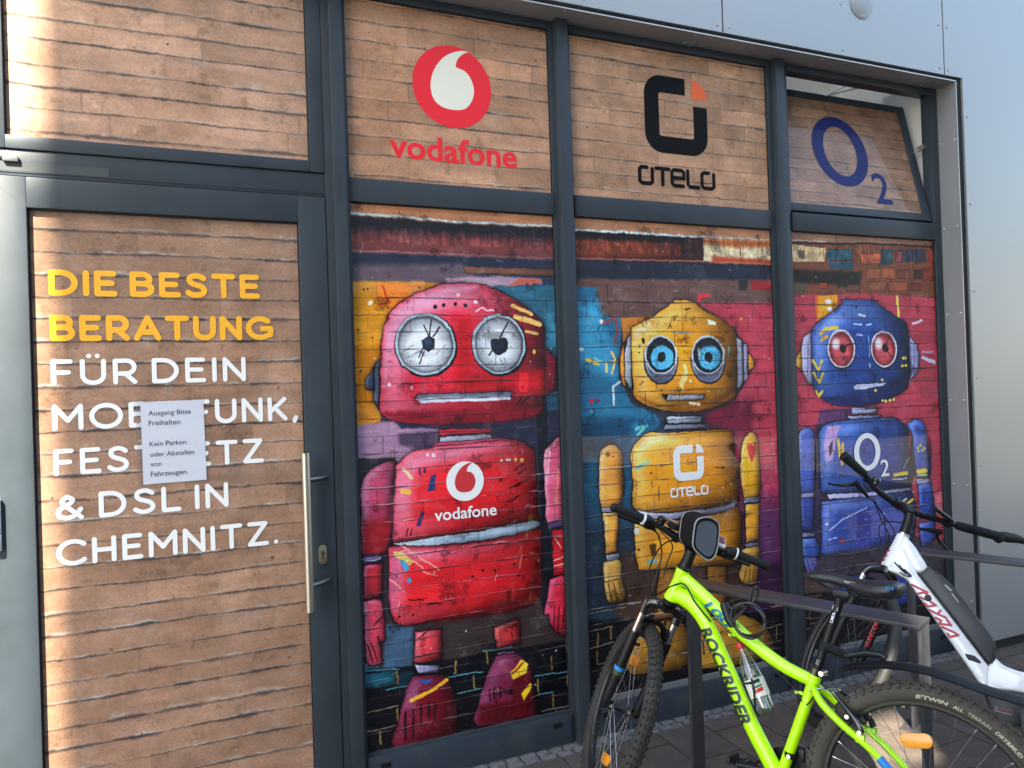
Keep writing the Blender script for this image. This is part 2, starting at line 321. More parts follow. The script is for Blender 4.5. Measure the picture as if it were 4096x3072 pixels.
        for i,r in enumerate(rows):
            d=(Zw-r)/lmod; lwi=lw*rg.uniform(.7,1.4); dk=np.maximum(dk,np.exp(-(d/lwi)**2)*rg.uniform(.7,1)); lt=np.maximum(lt,np.exp(-((d-lwi*1.6)/(lwi*.9))**2)*rg.uniform(.3,1))
            nx=rows[i+1] if i+1<len(rows) else r+80
            inrow=(Zw>r)&(Zw<=nx); x=s.x0-rg.uniform(0,blen)
            while x<s.x0+s.w*s.px:
                L=blen*rg.uniform(.75,1.3); seg=inrow&((s.X>x)&(s.X<=x+L))[None]; bright[seg]*=1+rg.normal()*var
                vd=np.abs(s.X[None]+mid*2.5-x); dk=np.maximum(dk,np.where(inrow,np.exp(-(vd/(lw*.8))**2)*vdark*rg.uniform(.1,1),0)); x+=L
        s.a*=bright[...,None]; dk*=da*gate; lt*=la*gate2
        s.a=s.a*(1-dk[...,None])+dk[...,None]*(np.array(dark)/255.); s.a=s.a*(1-lt[...,None])+lt[...,None]*(np.array(light)/255.)
    def grain(s,amp,seed,cell=3,streak=0.):
        n=vnoise(s.h,s.w,cell/s.px,seed,2)*amp+vnoise(s.h,s.w,90/s.px,seed+1,3)*amp*1.1
        if streak: n+=vnoise(s.h,s.w*1,14/s.px,seed+2,2)[:, :]*streak
        s.a*=(1+n)[...,None]
    def specks(s,n,seed,cols,rmax=5):
        rg=np.random.default_rng(seed)
        for i in range(n):
            x=rg.uniform(s.x0,s.x0+s.w*s.px); z=rg.uniform(s.z0,s.z0+s.h*s.px); c=cols[rg.integers(len(cols))]; r=rg.uniform(1.2,rmax)
            s.op(('e',tuple(int(q) for q in c),2,x,z,r*rg.uniform(.6,1.6),r))
    def image(s,name):
        im=bpy.data.images.new(name,s.w,s.h,alpha=False); px=np.ones((s.h,s.w,4),np.float32); px[...,:3]=np.clip(s.a,0,1); im.pixels.foreach_set(px.ravel()); im.update(); im.pack(); return im
def wear(c,seed,n=80,dk=.30):
    rg=np.random.default_rng(seed); w=vnoise(c.h,c.w,70/c.px,seed+1,4); f=vnoise(c.h,c.w,7/c.px,seed+2,2); m=np.clip((w+f*.35-.30)*4,0,1)[...,None]*.30; c.a=c.a*(1-m)+m*(c.a*.55+.34)
    m=np.clip((-w+f*.3-.34)*4,0,1)[...,None]*dk; c.a*=1-m
    for i in range(n):
        x=rg.uniform(c.x0,c.x0+c.w*c.px); z=rg.uniform(c.z0,c.z0+c.h*c.px); L=rg.uniform(6,46); a=rg.normal()*.5+(1.3 if rg.random()<.3 else 0); q=[(30,22,28),(30,22,28),(232,222,226),(206,176,150)][rg.integers(4)]
        c.op(('s',q,rg.uniform(.8,1.7),[(x,z),(x+L*.5*math.cos(a)+rg.normal()*3,z+L*.5*math.sin(a)+rg.normal()*3),(x+L*math.cos(a),z+L*math.sin(a))]))
def rust(c,z0,z1,seed):
    j0,j1=max(0,int((z0-c.z0)/c.px)),min(c.h,int((z1-c.z0)/c.px)); h=j1-j0
    v=np.repeat(vnoise(max(4,h//5)+1,c.w,10/c.px,seed,3),6,axis=0)[:h]; n=vnoise(h,c.w,22/c.px,seed+1,4)
    t=np.clip(.5+v*.7+n*.6,0,1)[...,None]; s=c.a[j0:j1]; c.a[j0:j1]=s*(.80+.36*t)+np.array((.16,.07,.03))*np.clip(t-.5,0,1)*.8*(s.mean(axis=2,keepdims=True)>.12)
def punch(c,con=1.18,sat=.94,piv=.36,gain=1.06):
    l=c.a.mean(axis=2,keepdims=True); c.a=np.clip((((l+(c.a-l)*sat)-piv)*con+piv-.012)*gain,0,1)
def film(name,im,coatr=.015,rough=.55,cw=1.):
    m=bpy.data.materials.new(name); m.use_nodes=True; n=m.node_tree; b=n.nodes['Principled BSDF']
    t=n.nodes.new('ShaderNodeTexImage'); t.image=im; t.interpolation='Cubic'; t.extension='EXTEND'; n.links.new(t.outputs[0],b.inputs['Base Color'])
    b.inputs['Roughness'].default_value=rough; b.inputs['Specular IOR Level'].default_value=.2; b.inputs['Coat Weight'].default_value=cw; b.inputs['Coat Roughness'].default_value=coatr; b.inputs['Coat IOR'].default_value=1.5
    tc=n.nodes.new('ShaderNodeTexCoord'); nb=n.nodes.new('ShaderNodeTexNoise'); nb.inputs['Scale'].default_value=1.6; nb.inputs['Detail'].default_value=1
    n.links.new(tc.outputs['Object'],nb.inputs['Vector']); bp=n.nodes.new('ShaderNodeBump'); bp.inputs['Strength'].default_value=.12; bp.inputs['Distance'].default_value=.01
    n.links.new(nb.outputs['Fac'],bp.inputs['Height']); n.links.new(bp.outputs[0],b.inputs['Coat Normal']); return m
def uvmap(o,x0,z0,x1,z1,hz=None):
    me=o.data; uv=me.uv_layers.new(name='print'); off=OFF[o]
    co_=np.empty(len(me.vertices)*3,np.float32); me.vertices.foreach_get('co',co_); co_=co_.reshape(-1,3)+np.array(off)
    li=np.empty(len(me.loops),np.int32); me.loops.foreach_get('vertex_index',li); q=co_[li]; w=np.empty((len(li),2),np.float32)
    w[:,0]=(q[:,0]-x0)/(x1-x0); w[:,1]=(q[:,2]-z0)/(z1-z0); uv.data.foreach_set('uv',w.ravel())
DARKJ=(34,34,44)
def brickphoto(x0,z0,x1,z1,col,seed,pitch=.080,blen=430,da=.85,la=.65,lw=3.2,wob=7,px=2.2,phase=0.,cool=0.,vd=.4):
    c=Canvas(x0,z0,x1,z1,col,seed,px); c.grain(.11,seed+20,4.5)
    w=vnoise(c.h,c.w,150/px,seed+30,3); c.a*=1+w[...,None]*np.array((.08,.10,.13)); 
    rows=[z0*1000-60+phase+i*pitch*1000+np.random.default_rng(seed+i).normal()*3 for i in range(int((z1-z0)/pitch)+3)]
    c.courses(rows,blen,seed+40,(40,36,40),(196,212,220),da,la,lw,wob,vd,.045,.35,2.6)
    c.specks(int((x1-x0)*(z1-z0)*30),seed+50,[(120,80,58),(96,66,50),(206,166,136)],5)
    w2=np.repeat(vnoise(c.h,max(8,c.w//6),26/px,seed+31,3),7,axis=1)[:,:c.w]; w2=np.pad(w2,((0,0),(0,c.w-w2.shape[1])),mode='edge'); c.a*=1+w2[...,None]*.09
    wear(c,seed+60,0,.14)
    if cool: c.a=c.a*(1-cool)+cool*np.array((.55,.55,.60))
    return c
MURAL={}
MURAL[1]=[
('f',(176,120,86),0,0.0,2,0,[(524,2358),(1479,2366),(1476,2287),(522,2282)]),
('f',(172,190,196),0,0.0,5,0,[(523,2307),(728,2309),(986,2299),(1477,2306),(1477,2297),(985,2290),(727,2299),(522,2296)]),
('f',(30,24,34),0,0.0,10,0,[(522,2293),(727,2295),(985,2287),(1477,2294),(1473,2209),(519,2206)]),
('f',(116,60,60),0,0.0,40,0,[(520,2234),(1474,2237),(1471,2152),(518,2156)]),
('f',(150,90,90),0,0.0,4,0,[(518,2160),(1471,2159),(1471,2145),(518,2148)]),
('f',(48,56,80),0,0.0,10,0,[(518,2148),(1471,2143),(1464,1967),(511,1953)]),
('f',(40,46,66),0,0.0,20,0,[(561,2144),(1487,2151),(1485,2106),(560,2103)]),
('f',(98,82,94),0,0.0,26,0,[(560,2096),(1022,2119),(1119,2044),(705,2008),(557,2020)]),
('f',(118,78,62),2,0.3,3,0,[(1030,2106),(1470,2108),(1468,2074),(1041,2076)]),
('f',(168,140,158),0,0.0,12,0,[(949,2053),(1193,2070),(1397,2061),(1397,2040),(1118,2020),(962,2030)]),
('f',(196,96,80),0,0.0,6,0,[(1290,2063),(1394,2061),(1389,2042),(1229,2029)]),
('f',(206,140,44),0,0.0,10,0,[(558,2030),(812,2036),(948,2029),(810,1970),(714,1904),(662,1711),(654,1464),(568,1446),(539,1454)]),
('f',(226,128,50),0,0.0,14,0,[(653,2026),(866,2028),(810,1977),(722,1924),(657,1929)]),
('f',(192,122,34),0,0.0,24,0,[(556,1776),(671,1775),(648,1468),(558,1459)]),
('f',(46,98,122),0,0.0,8,0,[(1140,2022),(1490,2035),(1471,1322),(1377,1314),(1367,1461),(1405,1854),(1235,1985)]),
('f',(60,130,160),0,0.0,30,0,[(1408,1924),(1485,1896),(1484,1769),(1410,1769)]),
('f',(30,66,90),0,0.0,30,0,[(1393,1741),(1483,1740),(1478,1485),(1376,1475)]),
('f',(152,118,146),0,0.0,10,0,[(546,1453),(726,1464),(901,1442),(883,1344),(788,1337),(714,1284),(569,1205),(535,1108)]),
('f',(84,66,92),0,0.0,16,0,[(725,1412),(893,1416),(884,1351),(788,1337),(730,1367)]),
('f',(44,44,66),0,0.0,10,0,[(713,1461),(887,1436),(1208,1437),(1368,1468),(1478,1485),(1471,1315),(1370,1321),(1338,1288),(1227,1357),(1161,1368),(1133,1410),(900,1422),(738,1431)]),
('f',(40,36,48),0,0.0,8,0,[(542,1324),(708,1313),(684,968),(650,933),(640,628),(520,647)]),
('f',(24,26,40),0,0.0,10,0,[(1348,1550),(1402,1562),(1396,972),(1402,726),(1368,640),(1378,499),(1471,470),(1466,344),(1207,403),(1216,627),(1337,644),(1354,991)]),
('f',(66,92,118),0,0.0,8,0,[(642,647),(772,614),(760,444),(558,464),(559,502),(636,495)]),
('f',(62,52,52),0,0.0,10,0,[(764,615),(998,626),(1337,644),(1379,527),(1464,485),(1470,435),(880,452),(759,467)]),
('f',(14,17,27),0,0.0,8,0,[(546,476),(759,457),(881,459),(1470,449),(1473,103),(553,100)]),
('f',(28,92,112),0,0.5,6,0,[(558,458),(690,453),(687,390),(559,401)]),
('f',(16,52,66),0,0.0,8,0,[(696,440),(758,441),(757,383),(694,388)]),
('s',(86,150,160),5,[(561,469),(690,457)]),
('s',(140,130,110),5,[(566,305),(688,306)]),
('s',(140,130,110),5,[(563,230),(685,230)]),
('s',(86,150,160),5,[(642,380),(757,383)]),
('s',(86,150,160),5,[(892,385),(1061,381)]),
('s',(86,150,160),5,[(945,309),(1058,314)]),
('s',(86,150,160),5,[(1302,317),(1461,310)]),
('s',(86,150,160),5,[(1314,235),(1384,233)]),
('s',(86,150,160),5,[(1063,464),(1195,466)]),
('s',(140,130,110),5,[(1327,160),(1463,158)]),
('s',(140,118,60),8,[(689,446),(690,397)]),
('s',(140,118,60),8,[(939,448),(939,397)]),
('s',(140,118,60),8,[(1017,367),(1018,316)]),
('s',(140,118,60),8,[(1081,463),(1082,412)]),
('s',(140,118,60),8,[(1313,300),(1313,247)]),
('s',(140,118,60),8,[(1383,224),(1384,171)]),
('s',(140,118,60),8,[(1381,385),(1382,332)]),
('s',(140,118,60),8,[(1458,450),(1459,396)]),
('s',(140,118,60),8,[(684,293),(685,244)]),
('s',(140,118,60),8,[(614,218),(614,170)]),
('s',(140,118,60),8,[(1457,302),(1457,248)]),
('f',(92,106,124),4,0.5,4,0,[(661,1721),(644,1702),(632,1660),(625,1552),(651,1515)]),
('f',(66,76,98),4,0.5,4,(150,160,180),[(639,1686),(597,1634),(602,1597),(631,1589)]),
('f',(140,28,50),4,0.5,4,0,[(1394,1766),(1456,1705),(1455,1627),(1445,1567),(1388,1541)]),
('s',(70,14,30),3,[(1409,1741),(1402,1558)]),
('s',(70,14,30),3,[(1421,1741),(1414,1558)]),
('s',(70,14,30),3,[(1434,1741),(1427,1557)]),
('f',(206,40,62),6,0.55,4,(226,160,190),[(653,1519),(664,1743),(683,1852),(722,1924),(810,1984),(893,2015),(962,2033),(1104,2033),(1235,1985),(1353,1910),(1396,1861),(1402,1769),(1384,1489),(1344,1455),(1208,1441),(887,1440),(720,1461),(665,1486)]),
('f',(214,140,170),0,0.0,34,0,[(689,1839),(728,1911),(816,1971),(969,2023),(1090,2021),(989,1980),(849,1932),(753,1872),(717,1775),(687,1672),(673,1608)]),
('f',(190,20,36),0,0.0,50,0,[(986,1893),(1056,1894),(1055,1637),(1390,1657),(1379,1559),(975,1586)]),
('f',(126,16,38),0,0.0,20,0,[(662,1499),(1376,1489),(1344,1452),(1208,1437),(887,1440),(720,1461)]),
('e',(28,18,26),6,857,1772,136,134),
('e',(156,176,190),2,854,1776,130,129),
('e',(58,56,66),3,854,1776,120,118),
('e',(128,132,142),16,853,1774,114,113),
('e',(206,212,218),50,852,1770,92,91),
('e',(28,18,26),6,1186,1770,130,136),
('e',(156,176,190),2,1182,1774,124,130),
('e',(58,56,66),3,1184,1772,112,120),
('e',(128,132,142),16,1182,1771,106,114),
('e',(206,212,218),50,1182,1766,82,90),
('f',(46,56,78),3,0.5,4,0,[(872,1810),(892,1793),(891,1763),(866,1741),(840,1761),(839,1792)]),
('s',(18,18,26),6,[(869,1810),(881,1879)]),
('s',(18,18,26),5,[(865,1813),(848,1856)]),
('s',(18,18,26),6,[(886,1808),(916,1849)]),
('s',(18,18,26),5,[(840,1759),(823,1721)]),
('s',(18,18,26),5,[(846,1747),(827,1695)]),
('f',(40,48,66),3,0.5,4,0,[(1147,1792),(1165,1798),(1182,1792),(1206,1800),(1222,1781),(1219,1750),(1181,1730),(1152,1744),(1145,1771)]),
('s',(18,18,26),6,[(1184,1798),(1227,1867)]),
('s',(18,18,26),6,[(1153,1751),(1133,1725)]),
('s',(110,110,120),3,[(742,1736),(803,1774)]),
('s',(110,110,120),3,[(761,1716),(829,1748)]),
('s',(110,110,120),3,[(897,1734),(940,1773)]),
('s',(110,110,120),3,[(1109,1744),(1079,1711)]),
('s',(110,110,120),3,[(1151,1703),(1114,1676)]),
('f',(104,110,128),4,0.0,3,0,[(799,1555),(823,1569),(1231,1567),(1230,1547),(836,1549)]),
('f',(190,196,212),0,0.0,4,0,[(806,1548),(836,1552),(1228,1549),(1227,1531),(829,1532)]),
('e',(18,18,26),2,902,1934,8,8),
('e',(18,18,26),2,938,1940,8,8),
('e',(18,18,26),2,990,1944,8,8),
('e',(18,18,26),2,1035,1938,8,8),
('e',(240,200,205),2,1002,1984,8,8),
('e',(240,200,205),2,1080,1954,9,8),
('e',(240,200,205),2,786,1598,8,8),
('e',(240,200,205),2,695,1614,8,8),
('e',(240,180,60),2,1347,1740,8,10),
('s',(236,196,104),15,[(1248,1943),(1342,1904)]),
('s',(236,196,104),23,[(1265,1894),(1378,1861)]),
('s',(236,196,104),12,[(1312,1827),(1365,1819)]),
('f',(236,36,48),0,0.0,2,0,[(1271,1649),(1315,1648),(1310,1561),(1268,1563)]),
('e',(120,20,30),2,1286,1582,6,6),
('s',(18,18,26),6,[(1259,1508),(1283,1538)]),
('s',(18,18,26),5,[(1274,1508),(1315,1542)]),
('s',(238,190,200),8,[(1082,1916),(1115,1932),(1133,1920),(1162,1918)]),
('e',(40,24,20),2,602,1998,4,4),
('e',(40,24,20),2,620,2000,4,4),
('e',(40,24,20),2,834,2012,4,4),
('e',(40,24,20),2,634,1804,4,4),
('e',(40,24,20),2,583,1670,4,4),
('e',(40,24,20),2,576,1836,4,4),
('e',(226,214,190),2,628,1945,10,10),
('s',(190,60,40),8,[(679,2017),(691,1988),(701,1949),(670,1939)]),
('f',(176,36,56),3,0.3,4,0,[(900,1421),(1138,1412),(1137,1390),(899,1395)]),
('f',(150,152,168),3,0.4,4,0,[(902,1389),(1137,1387),(1136,1361),(901,1365)]),
('f',(222,82,124),3,0.0,4,0,[(856,1349),(899,1365),(1161,1368),(1235,1360),(1094,1338)]),
('f',(176,64,96),5,0.5,4,(216,140,176),[(565,1105),(569,1211),(600,1266),(682,1304),(715,1289),(700,1227),(691,1121),(681,987),(647,927),(564,932),(564,1070)]),
('f',(150,30,44),0,0.0,30,0,[(569,1069),(684,1070),(678,984),(647,930),(566,935)]),
('f',(88,70,120),4,0.4,4,0,[(564,932),(645,929),(643,901),(564,896)]),
('s',(210,200,225),6,[(566,911),(636,912)]),
('f',(178,40,56),4,0.5,4,(206,110,140),[(566,894),(646,891),(640,755),(564,759)]),
('f',(196,66,90),5,0.5,4,(226,130,160),[(564,753),(634,745),(645,665),(646,582),(622,572),(633,495),(610,485),(584,490),(563,533)]),
('s',(50,14,24),5,[(571,575),(591,503)]),
('s',(50,14,24),5,[(587,579),(613,502)]),
('s',(50,14,24),5,[(602,647),(642,679)]),
('s',(50,14,24),5,[(619,568),(617,600)]),
('f',(204,86,118),5,0.5,4,(236,170,190),[(1375,1282),(1409,1324),(1472,1335),(1464,1019),(1467,986),(1384,976),(1377,1058)]),
('s',(236,190,200),7,[(1408,1308),(1396,1197)]),
('s',(226,160,60),4,[(1444,1221),(1430,1053)]),
('f',(84,66,110),3,0.0,4,0,[(1384,975),(1475,986),(1474,961),(1389,952)]),
('f',(190,38,54),4,0.4,4,0,[(1407,947),(1473,947),(1469,739),(1403,743)]),
('s',(226,196,170),5,[(1417,914),(1460,913)]),
('s',(226,196,170),5,[(1420,907),(1446,862)]),
('s',(226,196,170),5,[(1409,810),(1465,824)]),
('s',(226,196,170),5,[(1412,785),(1463,793)]),
('f',(196,44,66),5,0.5,4,(220,110,150),[(1387,728),(1473,723),(1467,485),(1417,489),(1379,534),(1377,576),(1354,585),(1368,640)]),
('s',(60,10,24),5,[(1405,607),(1395,503)]),
('s',(60,10,24),5,[(1429,603),(1418,500)]),
('s',(60,10,24),5,[(1452,600),(1442,496)]),
('f',(206,36,46),6,0.5,4,(226,150,180),[(714,1282),(761,1324),(843,1345),(1023,1354),(1227,1357),(1309,1325),(1337,1274),(1340,1031),(1357,983),(1177,991),(1046,978),(871,973),(763,969),(690,970),(692,1057)]),
('f',(220,110,140),0,0.0,40,0,[(727,1276),(788,1321),(1023,1346),(1204,1342),(1022,1309),(827,1295),(772,1240),(741,1126),(720,1080),(698,1005),(698,1108)]),
('f',(205,34,44),6,0.5,4,(220,120,150),[(665,746),(672,911),(691,957),(925,934),(1153,939),(1334,961),(1352,921),(1345,727),(1314,648),(1215,621),(859,627),(738,624),(686,653),(667,707)]),
('f',(196,90,130),0,0.0,22,0,[(671,738),(678,904),(702,940),(712,849),(690,761),(687,678)]),
('f',(96,18,26),0,0.0,40,0,[(998,632),(1217,661),(1342,769),(1343,671),(1299,636),(1200,617),(859,623)]),  # dark reflection at the torso's lower right, painted into the print
('f',(150,168,188),4,0.35,4,(210,220,232),[(690,968),(763,968),(871,974),(1046,976),(1177,989),(1331,996),(1330,962),(1153,940),(925,936),(722,953)]),
('f',(226,194,108),0,0.0,4,0,[(690,934),(722,927),(773,886),(759,867),(695,914)]),
('f',(74,150,194),0,0.0,3,0,[(711,897),(734,891),(759,856),(734,848)]),
('e',(70,140,180),2,752,808,9,13),
('s',(232,170,150),5,[(722,953),(877,840)]),
('s',(232,170,150),5,[(812,836),(869,812)]),
('s',(232,170,150),5,[(672,822),(728,768)]),
('s',(232,170,150),5,[(773,886),(812,849)]),
('e',(60,8,14),2,1072,808,6,6),
('e',(60,8,14),2,1130,800,6,6),
('e',(60,8,14),2,1222,818,6,6),
('e',(60,8,14),2,1025,789,6,5),
('e',(60,8,14),2,1236,768,6,6),
('e',(60,8,14),2,706,669,6,5),
('e',(60,8,14),2,766,667,5,5),
('s',(50,8,14),5,[(1200,1013),(1252,1018)]),
('s',(50,8,14),5,[(1272,723),(1325,729)]),
('s',(50,8,14),5,[(744,990),(754,1018)]),
('s',(50,8,14),5,[(760,992),(771,1020)]),
('s',(50,8,14),5,[(748,731),(808,719)]),
('s',(50,8,14),5,[(828,700),(889,693)]),
('f',(60,44,96),0,0.0,3,0,[(809,1084),(823,1083),(807,1024),(789,1024)]),
('f',(44,56,110),0,0.0,2,0,[(860,1227),(881,1236),(874,1166),(842,1164)]),
('s',(60,40,90),8,[(811,1260),(816,1234)]),
('s',(60,40,90),8,[(832,1261),(831,1243)]),
('s',(230,180,60),19,[(735,1173),(763,1168)]),
('s',(236,200,150),12,[(743,1263),(777,1226)]),
('s',(44,8,14),7,[(1234,1226),(1276,1249)]),
('s',(44,8,14),7,[(1248,1208),(1290,1226)]),
('s',(44,8,14),7,[(1208,1147),(1296,1177)]),
('s',(44,8,14),7,[(1227,1151),(1257,1159)]),
('s',(44,8,14),7,[(1203,1091),(1260,1115)]),
('e',(90,14,20),2,1169,1190,8,8),
('e',(240,200,190),2,1176,1272,7,6),
('e',(240,200,190),2,1202,1270,6,6),
('e',(240,200,190),2,1215,1269,7,6),
('e',(236,180,60),2,1242,1270,8,8),
('e',(236,180,60),2,1270,1268,8,8),
('e',(240,210,220),2,845,1317,8,8),
('e',(240,210,220),2,872,1315,8,8),
('f',(190,62,72),5,0.55,4,(216,120,140),[(768,595),(882,590),(882,462),(759,466)]),
('f',(168,52,54),5,0.55,4,(206,110,110),[(1114,561),(1236,578),(1241,472),(1122,470)]),
('s',(50,10,16),5,[(1183,550),(1235,556)]),
('s',(50,10,16),5,[(1197,527),(1200,506)]),
('s',(50,10,16),5,[(783,567),(817,587)]),
('s',(50,10,16),5,[(767,492),(875,493)]),
('f',(142,140,184),4,0.4,4,(210,210,235),[(763,464),(868,443),(862,412),(778,427)]),
('f',(150,130,170),3,0.3,4,0,[(1124,447),(1209,445),(1205,427),(1127,430)]),
('f',(108,18,36),6,0.5,4,(150,70,110),[(758,417),(865,405),(905,376),(936,271),(941,171),(911,131),(669,134),(690,255),(730,375)]),
('f',(150,74,112),0,0.0,24,0,[(754,403),(790,397),(754,306),(714,288),(696,253),(730,369)]),
('s',(230,176,50),15,[(746,319),(815,339),(898,374)]),
('f',(40,90,160),0,0.0,3,0,[(777,395),(845,387),(810,372)]),
('s',(44,8,20),10,[(718,275),(717,165)]),
('s',(44,8,20),10,[(750,281),(749,165)]),
('s',(44,8,20),10,[(784,291),(784,213)]),
('s',(44,8,20),10,[(817,291),(818,242)]),
('s',(44,8,20),10,[(841,289),(842,234)]),
('f',(118,38,70),6,0.5,4,(160,90,130),[(1120,438),(1209,433),(1270,378),(1286,293),(1290,147),(1024,159),(1034,252),(1074,358)]),
('f',(92,16,30),0,0.0,24,0,[(1207,403),(1274,364),(1288,147),(1028,159),(1038,238),(1187,236)]),
('f',(230,190,46),0,0.0,4,0,[(1183,352),(1237,400),(1271,377),(1258,339),(1197,321)]),
('s',(150,50,40),11,[(1194,349),(1244,383)]),
('f',(226,186,40),0,0.0,4,0,[(1230,255),(1277,293),(1285,277),(1244,222)]),
('s',(40,8,20),7,[(1087,302),(1085,249)]),
('s',(40,8,20),7,[(1108,305),(1107,258)]),
('s',(40,8,20),7,[(1134,300),(1132,256)]),
('f',(40,8,20),0,0.0,2,0,[(1166,267),(1192,289),(1190,259)])]
